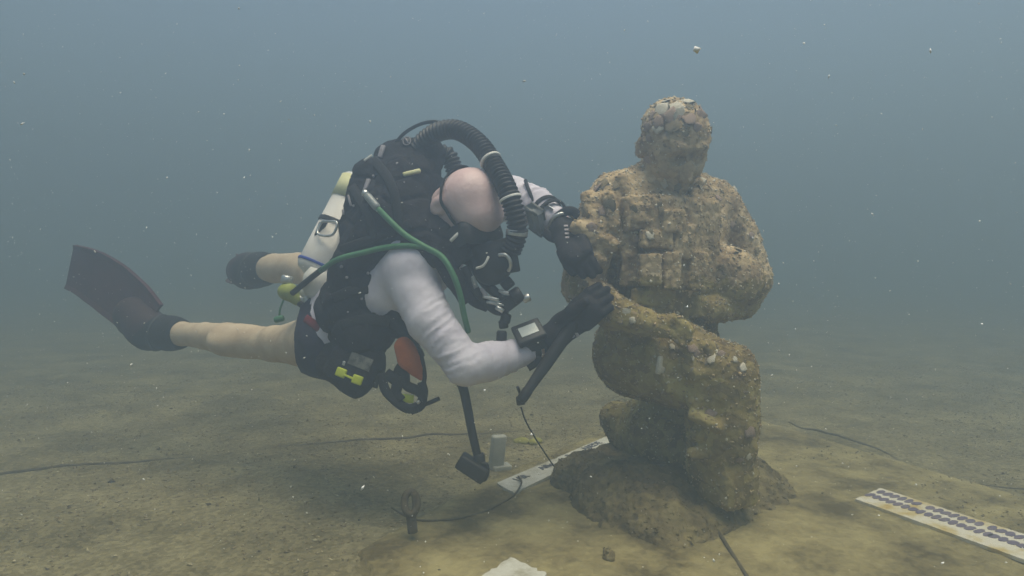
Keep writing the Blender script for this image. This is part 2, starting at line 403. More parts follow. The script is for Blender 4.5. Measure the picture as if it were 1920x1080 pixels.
# neck and head, turned and bowed
s.cap(P(1243, 372, 1.99), P(1252, 295, 1.955), R(50, 1.97), R(38, 1.96), k=.03)
HF = nrm([.24, -.79, -.56]); HT = nrm(np.array([.12, -.50, .85])-HF*(np.array([.12, -.50, .85])@HF)); HR = np.cross(HF, HT)
hc = P(1267, 261, 1.865); A = (HR, HF, HT)
s.ell(hc+HT*.008-HF*.012, (.086, .100, .088), A, k=.02)
s.ell(hc-HT*.072+HF*.020, (.072, .076, .086), A, k=.03)               # jaw
s.cap(hc+HF*.088-HT*.020, hc+HF*.108-HT*.064, .010, .017, k=.010)      # nose
s.cap(hc+HF*.076+HT*.008-HR*.042, hc+HF*.076+HT*.008+HR*.042, .012, .012, k=.02); s.ell(hc+HF*.024-HT*.036, (.083, .072, .062), A, k=.03)   # brow
for q in (-1, 1):
    s.ell(hc+HF*.090-HT*.020+HR*q*.034, (.023, .022, .015), A, k=.006, sub=True)  # eye sockets
    s.ell(hc+HF*.070-HT*.020+HR*q*.034, (.015, .012, .011), A, k=.004)            # eyes
    s.ell(hc-HT*.030+HR*q*.090-HF*.012, (.014, .026, .034), A, k=.006)            # ears
    s.ell(hc-HT*.028+HR*q*.103-HF*.002, (.008, .013, .019), A, k=.004, sub=True)
    s.ell(hc-HT*.058+HF*.064+HR*q*.042, (.020, .020, .020), A, k=.02)             # cheeks
s.cap(hc+HF*.092-HT*.100-HR*.022, hc+HF*.092-HT*.100+HR*.022, .009, .009, k=.006)  # lips
s.cap(hc+HF*.088-HT*.119-HR*.018, hc+HF*.088-HT*.119+HR*.018, .009, .009, k=.006)
s.ell(hc+HF*.070-HT*.146, (.030, .024, .020), A, k=.02)                # chin
# crust of growth over the scalp that ends as a rim above the brow
s.ell(hc+HT*.022-HF*.016, (.091, .106, .082), A, k=.003)
s.chain([(hc+HF*.060+HT*.026-HR*.066, .006), (hc+HF*.086+HT*.016-HR*.032, .009), (hc+HF*.086+HT*.016+HR*.032, .009), (hc+HF*.060+HT*.026+HR*.066, .006)], k=.012)
# its right arm (near the diver) down to the thigh
s.chain([S(1138, 392, 1.87, 48), S(1106, 460, 1.85, 44), S(1092, 535, 1.85, 39)], k=.010)
s.chain([S(1092, 538, 1.85, 38), S(1150, 585, 1.80, 33), S(1205, 603, 1.765, 25)], k=.010)
hp = P(1205, 603, 1.76)
s.cap(hp, P(1245, 615, 1.73), R(24, 1.75), R(20, 1.73), k=.015)
for i, (dx, dy) in enumerate([(1285, 602), (1294, 614), (1290, 627), (1278, 638)]):
    s.chain([(P(1245, 607+6*i, 1.725), .013), (P((1245+dx)/2+4, (607+6*i+dy)/2-4, 1.705), .0125), (P(dx, dy+6, 1.70), .011)], k=.006)
s.cap(P(1228, 600, 1.73), P(1262, 594, 1.725), .013, .011, k=.008)
# its left arm, bent round the helmet it carries
s.chain([S(1342, 392, 2.08, 48), S(1378, 450, 2.10, 44), S(1405, 520, 2.09, 40)], k=.010)
s.chain([S(1405, 525, 2.09, 40), S(1388, 565, 2.0, 34), S(1330, 580, 1.90, 27)], k=.010)
for i in range(4):
    s.chain([(P(1330, 566+9*i, 1.89), .014), (P(1305, 560+9*i, 1.88), .013), (P(1292, 548+10*i, 1.90), .011)], k=.006)
s.ell(P(1360, 528, 1.99), (.108, .118, .096), (nrm([.9, .42, 0]), nrm([-.42, .9, 0]), (0, 0, 1)), k=.012)
s.ell(P(1350, 496, 1.97), (.085, .09, .05), k=.03)
# raised right leg
s.chain([S(1195, 662, 1.96, 84), S(1272, 682, 1.87, 80), S(1352, 708, 1.80, 66)], k=.012)
s.chain([S(1352, 706, 1.80, 66), S(1354, 790, 1.81, 66), S(1352, 880, 1.84, 62)], k=.010)
s.cap(P(1350, 870, 1.83), P(1352, 896, 1.84), R(54, 1.83), R(48, 1.84), k=.02)
s.box(P(1352, 900, 1.83)+SF*.012, (.060, .080, .055), (SRt, SF, (0, 0, 1)), rad=.025, k=.02)
# left leg, knee on the base, boot upright on its toes behind
s.chain([S(1275, 650, 2.08, 62), S(1300, 760, 2.05, 58), S(1298, 862, 2.0, 52)], k=.012)
s.chain([S(1290, 850, 2.02, 60), S(1240, 815, 2.08, 66), S(1195, 808, 2.18, 52)], k=.010)
s.chain([S(1158, 786, 2.20, 34), S(1185, 815, 2.22, 44), S(1215, 855, 2.20, 44)], k=.010); s.chain([S(1215, 780, 2.15, 36), S(1265, 770, 2.08, 44)], k=.05)
s.box(P(1350, 704, 1.80), (.078, .080, .078), (SRt, SF, (0, 0, 1)), rad=.045, k=.02)
# cloth folds of trousers and jacket
for (a, b, r, dd) in [((1235, 640, 1.81), (1330, 650, 1.745), 10, 0), ((1240, 720, 1.82), (1320, 735, 1.755), 14, 0), ((1170, 640, 1.85), (1210, 720, 1.845), 16, 0), ((1225, 650, 1.79), (1250, 725, 1.78), 14, 0), ((1290, 650, 1.75), (1300, 700, 1.735), 13, 0), ((1300, 780, 1.74), (1345, 800, 1.71), 10, 0), ((1300, 755, 1.755), (1400, 745, 1.735), 9, 0),
                      ((1300, 850, 1.755), (1405, 842, 1.755), 12, 0), ((1305, 815, 1.755), (1400, 800, 1.745), 9, 0), ((1085, 480, 1.80), (1130, 490, 1.79), 8, 0), ((1082, 425, 1.80), (1150, 458, 1.79), 13, 0), ((1100, 370, 1.83), (1120, 420, 1.80), 12, 0)]:
    s.cap(P(*a), P(*b), R(r, 1.8), R(r, 1.8), k=.022)
# jacket hem and collar
s.chain([S(1150, 610, 1.88, 20), S(1215, 606, 1.83, 20), S(1290, 600, 1.98, 20)], k=.03)
s.chain([S(1196, 350, 1.92, 15), S(1240, 384, 1.865, 15), S(1300, 356, 2.0, 15)], k=.018)
# vest: plate carrier, then straps, pouches and flaps laid on it
vc = P(1236, 462, 1.955)+SF*.075
s.box(vc, (.128, .050, .140), (SRt, SF, (0, 0, 1)), rad=.022, k=.006)
s.box(vc-np.array([0, 0, .155])-SF*.012, (.120, .045, .022), (SRt, SF, (0, 0, 1)), rad=.008, k=.004)
def on(px, py, w, h, th, rot=0.0, rad=.006):
    p, g = s.hit(px, py)
    g = nrm(g*.5+SF*.5); r_, u_, o_ = frame_to(g); a = math.radians(rot+random.uniform(-9, 9))
    r2 = r_*math.cos(a)+u_*math.sin(a); u2 = -r_*math.sin(a)+u_*math.cos(a)
    return p, (w*1.95/FPX/2, h*1.95/FPX/2, th), (r2, u2, o_), rad
ops = [on(1196, 400, 62, 58, .034, 8), on(1196, 402, 40, 36, .042, 8), on(1256, 415, 46, 40, .032), on(1276, 452, 40, 60, .030), on(1216, 505, 38, 54, .042), on(1252, 508, 34, 66, .036),
       on(1180, 505, 34, 60, .038), on(1230, 450, 60, 30, .02, -6), on(1300, 508, 36, 70, .034), on(1185, 455, 48, 34, .02, 12), on(1225, 560, 90, 26, .014)]
strp = []
for pts in ([(1166, 338), (1178, 365), (1186, 395)], [(1306, 345), (1302, 385), (1296, 430)], [(1186, 430), (1190, 480)], [(1140, 372), (1150, 420), (1160, 470)]):
    q = [s.hit(*t)[0] for t in pts]; strp += [(a, b) for a, b in zip(q[:-1], q[1:])]
for p, hs, ax, rad in ops: s.box(p, (hs[0], hs[1], hs[2]*.8), ax, rad, k=.004)
for a, b in strp: s.cap(a, b, .019, .019, k=.004)
sm = s.mesh('figure', 0); c, n = getv(sm)
# crust: low lumps, plates with raised lips, fine grit
w1, w2, cid = worley(c*26, 21); v1, v2, cj = worley(c*60, 41)
hgt = np.clip((c[:, 2]-.35)/.7, 0, 1)
disp = (.0016+.0035*np.clip((.66-c[:, 2])/.1, 0, 1))*fbm(c*13, 4, 3)+.0020*fbm(c*70, 3, 8)+.0028*np.clip(fbm(c*34, 3, 77), 0, 1)+np.where(cid > .55, .0018*np.clip(1-w1*1.5, 0, 1)*cid, 0)+.002*np.where(cj > .5, np.clip(1-v1*1.4, 0, 1), 0)-.0015*np.exp(-((w2-w1)/.08)**2)
fq = np.exp(-((c-(hc+HF*.07-HT*.055))**2).sum(1)/.075**2); disp *= 1-.65*fq
setv(sm, c+n*disp[:, None])
statue = thing('soldier_statue', (base_c[0], base_c[1], BASE_Z), 'encrusted stone statue of a kneeling soldier with bowed head, holding a helmet under one arm', 'statue')
sm.materials.append(M_CRUST); sm.materials.append(M_ALGAE)
ctr = np.zeros(len(sm.polygons)*3, np.float32); sm.polygons.foreach_get('center', ctr); ctr = ctr.reshape(-1, 3).astype(float)
sm.polygons.foreach_set('material_index', ((ctr[:, 2]+.16*fbm(ctr*11, 4, 52)+.05*fbm(ctr*60, 2, 53)) < .66).astype(np.int32))
fig = link('figure', sm, None, statue)
c, n = getv(sm)

# oyster and barnacle shells that can be told apart on the statue
def shell_mesh(name, seed):
    r = np.random.default_rng(seed); m = 11; V = [(0, 0, .30)]; F = []
    for k, (rr, z) in enumerate([(.55, .26), (1.0, .02), (.86, -.12)]):
        for j in range(m):
            a = 2*math.pi*j/m; q = rr*(1+.22*r.normal()*(k > 0))*(1.0 if math.cos(a) > -.3 else .72)
            V.append((q*math.cos(a)*1.15, q*math.sin(a)*.85, z+.10*r.normal()*(k > 0)))
    for j in range(m): F.append((0, 1+j, 1+(j+1) % m))
    for k in range(2):
        for j in range(m): F.append((1+k*m+j, 1+(k+1)*m+j, 1+(k+1)*m+(j+1) % m, 1+k*m+(j+1) % m))
    me = bpy.data.meshes.new(name); me.from_pydata(V, [], F); me.update(); return me
SHP = [shell_mesh('shell', i) for i in range(6)]; SHG = [shell_mesh('shell', 20+i) for i in range(6)]; SHK = [shell_mesh('shell', 40+i) for i in range(6)]
for m_ in SHP: m_.materials.append(M_SHELL); m_.polygons.foreach_set('use_smooth', [True]*len(m_.polygons))
for m_ in SHK: m_.materials.append(M_SHELL3); m_.polygons.foreach_set('use_smooth', [True]*len(m_.polygons))
for m_ in SHG: m_.materials.append(M_SHELL2); m_.polygons.foreach_set('use_smooth', [True]*len(m_.polygons))
def place_shell(me, p, nn, size, parent, tilt=.35, name='shell', zs=.45):
    nn = nrm(nn+RNG.normal(size=3)*tilt*.5); t = nrm(np.cross(nn, RNG.normal(size=3))); b = np.cross(nn, t)
    o = bpy.data.objects.new(name, me); COL.objects.link(o); o.parent = parent
    Mx = Matrix([[t[i], b[i], nn[i], p[i]] for i in range(3)]+[[0, 0, 0, 1]])@Matrix.Diagonal((size, size, size*zs, 1))
    o.matrix_parent_inverse = Matrix.Translation(-Vector(parent.location)); o.matrix_basis = Mx
    return o
kd_c = c
def near_surface(p): i = np.argmin(((kd_c-p)**2).sum(1)); return kd_c[i], n[i]
done = 0
big = [(1232, 240, .024), (1262, 236, .026), (1215, 240, .022), (1312, 215, .022), (1275, 212, .026), (1240, 205, .026), (1262, 200, .028), (1288, 190, .024), (1305, 192, .020), (1250, 190, .02), (1222, 215, .018), (1235, 228, .022), (1255, 222, .026), (1290, 225, .024), (1305, 238, .018), (1218, 258, .014),
       (1100, 400, .024), (1142, 382, .022), (1118, 352, .022), (1128, 396, .016), (1132, 345, .020), (1096, 470, .018), (1172, 540, .014), (1210, 430, .014), (1215, 440, .016), (1196, 450, .016), (1330, 772, .017), (1404, 806, .018), (1304, 660, .014), (1335, 676, .014), (1238, 690, .012),
       (1408, 440, .012), (1420, 470, .014), (1428, 500, .013), (1384, 470, .012), (1350, 470, .014), (1385, 860, .012), (1185, 600, .013), (1246, 345, .016), (1270, 350, .012), (1216, 300, .012)]
big += [(1300, 655, .015), (1352, 664, .013), (1378, 676, .012), (1270, 655, .010), (1392, 690, .014), (1155, 350, .016), (1345, 372, .014), (1372, 420, .014), (1110, 430, .018), (1240, 398, .014), (1275, 440, .014)]
for px, py, sz in big:
    p, g = s.hit(px, py)
    if p is None: continue
    q, g2 = near_surface(p); place_shell(random.choice(SHP if py < 210 or random.random() < .22 else (SHK if random.random() < .6 else SHG)), q+g2*.002, g2, sz*random.uniform(.8, 1.05), statue, .35)
wgt = np.clip(n[:, 2]*.6+.5, .05, 1)*np.clip(.3+c[:, 2], .2, 1.3)*(n[:, 1] < .35); wgt *= 1-.9*np.exp(-((c-(hc+HF*.07-HT*.055))**2).sum(1)/.075**2); wgt /= wgt.sum()
wgf = 1-.85*np.exp(-((c-(hc+HF*.07-HT*.055))**2).sum(1)/.075**2); wgf /= wgf.sum()
for i in RNG.choice(len(c), 240, replace=False, p=wgt):
    place_shell(random.choice(SHG if random.random() < .82 else SHP), c[i]-n[i]*.001, n[i], random.uniform(.005, .014), statue, .6)
pt, gt = s.hit(1238, 668, out=.008); pu, gu = s.hit(1236, 700, out=.010)
link('worm_tube', lathe('worm_tube', pt, pu, [(0, .005), (.1, .0075), (.9, .0085), (1, .006)], 12), M_SHELL, statue)
# countless small growth: one stuff part
def bits(name, pts, nor, sizes, mt, parent=None, flatten=.45, jit=.7, rng=RNG):
    k = len(pts); t6 = np.array([[1, 0, 0], [0, 1, 0], [-1, 0, 0], [0, -1, 0], [0, 0, 1], [0, 0, -.6]]) ; f8 = np.array([[0, 1, 4], [1, 2, 4], [2, 3, 4], [3, 0, 4], [1, 0, 5], [2, 1, 5], [3, 2, 5], [0, 3, 5]])
    nor = nor+rng.normal(size=(k, 3))*jit; nor /= np.linalg.norm(nor, axis=1)[:, None]
    t = np.cross(nor, rng.normal(size=(k, 3))); t /= np.linalg.norm(t, axis=1)[:, None]; b = np.cross(nor, t)
    sc = sizes[:, None]*np.stack([rng.uniform(.7, 1.5, k), rng.uniform(.5, 1, k), np.full(k, flatten)*rng.uniform(.5, 1.4, k)], 1)
    tt = t6[None]*rng.uniform(.7, 1.3, (k, 6, 1))*sc[:, None, :]
    V = pts[:, None, :]+tt[:, :, 0:1]*t[:, None]+tt[:, :, 1:2]*b[:, None]+tt[:, :, 2:3]*nor[:, None]
    F = f8[None]+(np.arange(k)*6)[:, None, None]
    o = link(name, npmesh(name, V.reshape(-1, 3), F.reshape(-1, 3)), mt, parent, smooth=False); o['kind'] = 'stuff'; return o
i = RNG.choice(len(c), 6500, replace=False, p=wgf); bits('growth', c[i], n[i], RNG.uniform(.0018, .0065, 6500), M_CRUST, statue, .35, .9)
i = RNG.choice(len(c), 2200, replace=False, p=wgf); bits('growth', c[i], n[i], RNG.uniform(.0020, .0065, 2200), M_SHELL2, statue, .3, .8)
i = RNG.choice(len(c), 1900, replace=False, p=wgt); bits('shell_grit', c[i]+n[i]*.001, n[i], RNG.uniform(.0015, .0050, 1900), M_SHELL, statue)
c2, n2_ = getv(bm_); i = RNG.choice(len(c2), 3500, replace=False); bits('growth', c2[i], n2_[i], RNG.uniform(.002, .008, 3500), M_MOUND, sbase, .4, .9)
i = RNG.choice(len(c2), 60, replace=False); bits('shell_grit', c2[i], n2_[i], RNG.uniform(.002, .006, 60), M_SHELL2, sbase)
# ------------------------------------------------------------------ diver
M_SKIN = mat('skin', [(.62, .43, .43), (.76, .57, .56)], scale=22, detail=9, rough=.5, bump=.35, bscale=90, spec=.4, contrast=(.3, .7), dist=.003)
M_LEG = mat('pale_leg_skin', [(.50, .37, .25), (.60, .47, .33), (.68, .56, .41)], scale=14, detail=10, rough=.6, bump=.3, bscale=120, spec=.3, contrast=(.3, .7), dist=.003)
M_SHIRT = mat('white_rash_guard', [(.60, .56, .66), (.74, .70, .79)], scale=12, rough=.85, bump=.2, bscale=260, spec=.15)
M_SHORTS = mat('navy_shorts', [(.018, .016, .035), (.030, .026, .050)], scale=25, rough=.9, bump=.4, bscale=240, spec=.15)
M_RED = mat('red_stripe', [(.16, .020, .025), (.22, .030, .035)], scale=30, rough=.9, spec=.15)
M_NEO = mat('black_neoprene', [(.010, .010, .012), (.020, .019, .023)], scale=30, rough=.85, bump=.35, bscale=260, spec=.2)
M_GLOVE = mat('black_glove', [(.009, .009, .011), (.018, .016, .022)], scale=40, rough=.7, bump=.4, bscale=240, spec=.25)
M_LOGO = mat('grey_print', [(.30, .27, .30), (.40, .37, .40)], scale=60, rough=.8)
M_RUBB = mat('black_rubber', [(.012, .012, .013), (.022, .021, .023)], scale=40, rough=.5, bump=.1, bscale=200, spec=.4)
M_FAB = mat('black_nylon', [(.009, .008, .011), (.022, .020, .026)], scale=18, rough=.85, bump=.6, bscale=190, spec=.2, dist=.004)
M_STRAP = mat('webbing', [(.014, .014, .016), (.026, .025, .028)], scale=90, rough=.85, bump=.5, bscale=400, spec=.2)
M_STEEL = mat('brushed_steel', [(.50, .50, .50), (.70, .70, .68)], scale=60, rough=.35, metal=.9, spec=.5)
M_WHITE = mat('white_plastic', [(.68, .67, .63), (.78, .77, .72)], scale=30, rough=.5, spec=.4)
M_TANK = mat('white_painted_tank', [(.66, .63, .60), (.76, .74, .70)], scale=7, rough=.4, spec=.4)
M_CREAM = mat('pale_yellow_paint', [(.68, .66, .34), (.78, .76, .45)], scale=9, rough=.45, spec=.4)
M_BLUE = mat('blue_band', [(.02, .05, .30), (.03, .07, .40)], scale=30, rough=.5)
M_GREEN = mat('green_hose', [(.050, .17, .075), (.085, .24, .115)], scale=26, rough=.5, bump=.15, bscale=300, spec=.35)
M_REG = mat('yellow_green_rubber', [(.26, .30, .05), (.36, .40, .08)], scale=30, rough=.55, spec=.35)
M_YELL = mat('yellow_plastic', [(.50, .58, .02), (.62, .68, .04)], scale=30, rough=.5, spec=.4)
M_ORANGE = mat('orange_fabric', [(.42, .10, .015), (.54, .145, .025)], scale=26, rough=.85, bump=.5, bscale=150, spec=.15)
M_GREYP = mat('worn_grey_patch', [(.05, .05, .05), (.17, .17, .16), (.26, .26, .24)], scale=55, rough=.8)
M_CLEAR = mat('clear_grey_plastic', [(.20, .22, .22), (.30, .32, .32)], scale=40, rough=.3, spec=.5)
M_SCREEN = mat('pale_screen', [(.42, .46, .46), (.52, .56, .55)], scale=40, rough=.25, spec=.5)
M_MAROON = mat('maroon_fin_blade', [(.050, .012, .018), (.078, .020, .026)], scale=16, rough=.7, bump=.2, bscale=90, spec=.25)
M_POCK = mat('dark_maroon_rubber', [(.026, .010, .013), (.040, .016, .018)], scale=20, rough=.7, spec=.25)
M_LENS = mat('dark_mask_glass', [(.02, .022, .025)], rough=.08, spec=.6)

diver = thing('person', P(640, 700, 1.95), 'diver in white rash guard and dark shorts holding the statue, bald head bowed', 'person')
D_H = .005
body = Field((-1.62, 1.52, .24), (.32, 3.10, 1.14), .006)
def B(px, py, D, rp): return (P(px, py, D), R(rp, D))
# head frame: face down, crown towards the lens and to the right
DF = nrm([.30, -.22, -.93]); DT = np.array([.72, -.62, .35]); DT = nrm(DT-DF*(DT@DF)); DR = np.cross(DF, DT)
dh = P(881, 384, 1.80); DA = (DR, DF, DT)
def trunk(f, g=0.0, kk=.05):
    f.chain([(P(835, 425, 1.88), .060+g), (P(790, 470, 1.90), .100+g), (P(730, 535, 1.93), .125+g)], k=kk)
    f.chain([(P(730, 535, 1.93), .125+g), (P(665, 590, 1.97), .110+g)], k=kk)
    f.cap(P(775, 500, 1.81), P(850, 430, 2.02), .075+g, .075+g, k=kk)
def arm_near(f, g=0.0):
    f.chain([(P(770, 520, 1.80), .062+g), (P(805, 600, 1.75), .052+g), (P(872, 686, 1.71), .042+g)], k=.012)
    f.chain([(P(872, 688, 1.71), .042+g), (P(915, 678, 1.73), .042+g), (P(1003, 655, 1.79), .029+g*.6)], k=.010)
def arm_far(f, g=0.0):
    f.chain([(P(858, 430, 2.03), .062+g), (P(915, 385, 2.06), .058+g), (P(958, 368, 2.05), .054+g)], k=.012)
    f.chain([(P(958, 368, 2.05), .054+g), (P(1000, 386, 1.99), .049+g), (P(1052, 420, 1.89), .030+g*.6)], k=.010)
def hips(f, g=0.0):
    f.chain([(P(665, 590, 1.97), .110+g), (P(625, 622, 2.02), .112+g)], k=.05)
    f.cap(P(620, 640, 1.95), P(650, 600, 2.12), .085+g, .085+g, k=.05)
def thighs(f, g=0.0):
    f.chain([(P(618, 642, 1.95), .090+g), (P(565, 643, 2.07), .070+g), (P(515, 646, 2.19), .056+g*.8)], k=.012)
    f.chain([(P(648, 600, 2.12), .088+g), (P(620, 555, 2.28), .072+g), (P(592, 512, 2.44), .058+g*.8)], k=.012)
trunk(body); hips(body); thighs(body); arm_near(body); arm_far(body)
body.chain([B(515, 646, 2.19, 33), B(472, 640, 2.25, 29), B(425, 636, 2.31, 30), B(385, 630, 2.38, 25), B(340, 626, 2.46, 21)], k=.010)
body.chain([B(592, 512, 2.44, 31), B(560, 503, 2.55, 29), B(515, 503, 2.68, 27), B(490, 505, 2.80, 21)], k=.010)
body.ell(P(452, 642, 2.27), (.075, .045, .028), (nrm(P(400, 632, 2.36)-P(500, 645, 2.21)), nrm([0, 1., .2]), nrm([.05, -.2, 1.])), k=.06)
body.ell(P(512, 630, 2.17), (.035, .035, .028), k=.025); body.ell(P(352, 617, 2.42), (.016, .016, .016), k=.012)
body.chain([B(340, 626, 2.46, 21), B(285, 622, 2.53, 18), B(240, 600, 2.57, 14)], k=.02)      # feet inside the boots
body.chain([B(490, 505, 2.80, 21), B(465, 508, 2.90, 18), B(452, 508, 3.0, 14)], k=.02)
for a, b in (((1003, 655, 1.79), (1085, 598, 1.745)), ((1052, 420, 1.89), (1078, 470, 1.775))): body.cap(P(*a), P(*b), .020, .012, k=.015)   # hands inside the gloves
body.cap(P(835, 425, 1.88), dh-DT*.07-DF*.03, .060, .056, k=.03)       # neck
body.ell(dh, (.078, .092, .086), DA, k=.02); body.ell(dh+DT*.010-DF*.018-DR*.006, (.090, .076, .084), DA, k=.02); body.ell(dh+DF*.050+DT*.034, (.060, .036, .040), DA, k=.03)
body.ell(dh-DT*.068+DF*.026, (.060, .066, .070), DA, k=.03)
body.cap(dh+DF*.092-DT*.030, dh+DF*.110-DT*.066, .010, .015, k=.012)
for q in (-1, 1):
    body.ell(dh+DF*.088-DT*.026+DR*q*.032, (.018, .014, .012), DA, k=.008, sub=True)
    body.ell(dh-DT*.034+DR*q*.080-DF*.012, (.014, .026, .036), DA, k=.004)
    body.ell(dh-DT*.032+DR*q*.091-DF*.002, (.007, .011, .018), DA, k=.004, sub=True)
body.cap(dh+DF*.086-DT*.098-DR*.022, dh+DF*.086-DT*.098+DR*.022, .008, .008, k=.008)
body.ell(dh+DF*.072-DT*.128, (.026, .020, .018), DA, k=.02)
bme = body.mesh('body', 2)
bme.materials.append(M_SKIN); bme.materials.append(M_LEG)
c, n = getv(bme); setv(bme, c+n*(.0012*fbm(c*22, 3, 4))[:, None])
ctr = np.zeros(len(bme.polygons)*3, np.float32); bme.polygons.foreach_get('center', ctr); ctr = ctr.reshape(-1, 3)
bme.polygons.foreach_set('material_index', (ctr[:, 0] < -.40).astype(np.int32))
link('body', bme, None, diver)

# white rash guard, with cloth creases running round the sleeves
sh = Field((-.62, 1.50, .30), (.32, 2.28, 1.14), .0055)
trunk(sh, .008); hips(sh, .004); arm_near(sh, .008); arm_far(sh, .008)
sh.cut(P(1006, 654, 1.792), P(1003, 655, 1.79)-P(915, 678, 1.73)); sh.cut(P(1048, 417, 1.897), P(1052, 420, 1.89)-P(1000, 385, 1.99))
sh.cut(P(640, 612, 2.0), P(625, 622, 2.02)-P(665, 590, 1.97))
shm = sh.mesh('shirt', 2); c, n = getv(shm)
def creases(c, segs, amp, freq, seed):
    d = np.zeros(len(c))
    for (a, b, rad, fr, am) in segs:
        a, b = np.array(a), np.array(b); L = np.linalg.norm(b-a); u = (b-a)/L; t = (c-a)@u; q = c-a-t[:, None]*u
        rr = np.linalg.norm(q, axis=1); w = np.exp(-((t-L/2)/(L*.55))**4)*np.exp(-np.maximum(rr-rad, 0)**2/.0004)
        e1 = nrm(np.cross(u, [0, 1., .3])); e2 = np.cross(u, e1)
        pp = np.stack([(t+am*.35*(q@e1)+.03*fbm(c*8, 2, seed))*fr, (q@e1)*fr*.16, (q@e2)*fr*.16], 1)
        f1 = fbm(pp, 3, seed+int(fr)); ridge = (1-np.minimum(np.abs(f1)*3.2, 1))**1.5-.25
        mask = np.clip(.55+1.4*fbm(c*6+fr*.01, 2, seed+9), .05, 1)
        d += w*ridge*mask
    return d*amp
segs = [(P(780, 560, 1.77), P(850, 655, 1.72), .075, 46, .7), (P(840, 640, 1.72), P(890, 700, 1.71), .07, 55, -.6), (P(890, 690, 1.73), P(1000, 655, 1.79), .06, 36, -.8), (P(930, 380, 2.05), P(1040, 410, 1.91), .07, 42, .5)]
d = creases(c, segs, .0095, 40, 60)+.0022*fbm(c*24, 3, 71)
setv(shm, c+n*d[:, None])
link('shirt', shm, M_SHIRT, diver)

# dark shorts with a red stripe
so = Field((-.62, 1.75, .30), (-.15, 2.55, .95), .006)
hips(so, .014); thighs(so, .018); so.cut(P(548, 644, 2.11), P(515, 646, 2.19)-P(600, 643, 2.0)); so.cut(P(605, 532, 2.36), P(592, 512, 2.44)-P(620, 555, 2.28), .13); so.cut(P(655, 597, 1.98), P(665, 590, 1.97)-P(625, 622, 2.02))
som = so.mesh('shorts', 2); c, n = getv(som); setv(som, c+n*(.006*fbm(c*11, 3, 7)+.003*fbm(c*34, 2, 17))[:, None])
shorts = link('shorts', som, M_SHORTS, diver)
pts = []
for q in [(560, 585), (575, 598), (590, 612), (604, 628), (616, 645), (624, 665)]:
    p, g = so.hit(*q, out=.005)
    if p is not None: pts.append(p)
pth = spline(pts, 6); link('stripe', tube('stripe', pth, .012, 8, flat=.35, flatdir=FWD), M_RED, shorts)

# boots
def boot(name, pts, cuff, cn):
    lo = np.min([p for p, r in pts], 0)-.1; hi = np.max([p for p, r in pts], 0)+.1
    f = Field(lo, hi, .006); f.chain(pts, k=.03)
    f.cut(cuff, cn); link(name, f.mesh(name, 2), M_NEO, diver)
boot('boot', [B(360, 628, 2.43, 27), B(320, 625, 2.485, 30), B(280, 622, 2.53, 32), B(245, 606, 2.57, 24)], P(342, 627, 2.46), P(385, 630, 2.38)-P(340, 626, 2.46))
boot('boot', [B(520, 502, 2.68, 29), B(490, 505, 2.80, 30), B(468, 508, 2.90, 30), B(455, 510, 3.0, 24)], P(503, 504, 2.73), P(515, 503, 2.68)-P(490, 505, 2.80))

# gloves: palm, four fingers, thumb
def glove(wrist, palm, knuck, tips, thumb, across, name='glove', logo=None):
    """across: unit vector from index side to little finger side"""
    w, p, kn = map(np.array, (wrist, palm, knuck)); ac = nrm(across)
    allp = [w, p, kn]+[np.array(t) for fs in tips for t in fs]+[np.array(t) for t in thumb]
    f = Field(np.min(allp, 0)-.06, np.max(allp, 0)+.06, .0036); nv = nrm(np.cross(kn-w, ac))
    f.cap(w, w+(p-w)*.35, .034, .033, k=.01)
    f.cap(w+(p-w)*.3, kn, .036, .043, k=.015, flat=(nv, .52))
    for i in range(4):
        o = kn+ac*(-.032+.0215*i); ch = [(o-(kn-p)*.3, .0125)]+[(np.array(t), .0115-.001*j) for j, t in enumerate(tips[i])]
        f.chain(ch, k=.006)
    f.chain([(p+(w-p)*.25-ac*.025, .017), (np.array(thumb[0]), .0145), (np.array(thumb[1]), .0125)], k=.012)
    f.cut(w, w-p); me = f.mesh(name, 1); c, n = getv(me); setv(me, c+n*(.0012*fbm(c*60, 2, 3))[:, None])
    return link(name, me, M_GLOVE, diver), f
# near (right) hand: palm over the tool, fingers spread on the statue's hip
w = P(1028, 638, 1.775); pm = P(1066, 612, 1.755); kn = P(1098, 584, 1.74); ac = nrm(P(1078, 560, 1.745)-P(1118, 612, 1.73))
ac = -ac
def fing(kn, ac, i, d1, d2, L):
    o = kn+ac*(-.032+.0215*i); return [o+nrm(d1)*L*.55, o+nrm(d1)*L*.55+nrm(d2)*L*.45]
dirv = nrm(P(1140, 545, 1.735)-kn); dwn = np.array([.30, .25, -.30])
tips = [fing(kn, ac, i, dirv+np.array([0, .05, .0]), dirv+dwn*.5, L) for i, L in enumerate((.070, .080, .074, .058))]
gl1, gf1 = glove(w, pm, kn, tips, [P(1072, 582, 1.715), P(1098, 566, 1.70)], ac)
pa, ga = gf1.hit(1050, 632, out=.001); pb, gb = gf1.hit(1082, 627, out=.001)
if pa is not None and pb is not None:
    for k in range(5):
        q = pa+(pb-pa)*k/4.0; u = nrm(pb-pa); link('logo', box('logo', q, (.0042, .0065, .0018), (nrm(u+UPV*.5), nrm(UPV-u*.5), np.cross(nrm(u+UPV*.5), nrm(UPV-u*.5))), bev=.0008), M_LOGO, gl1)
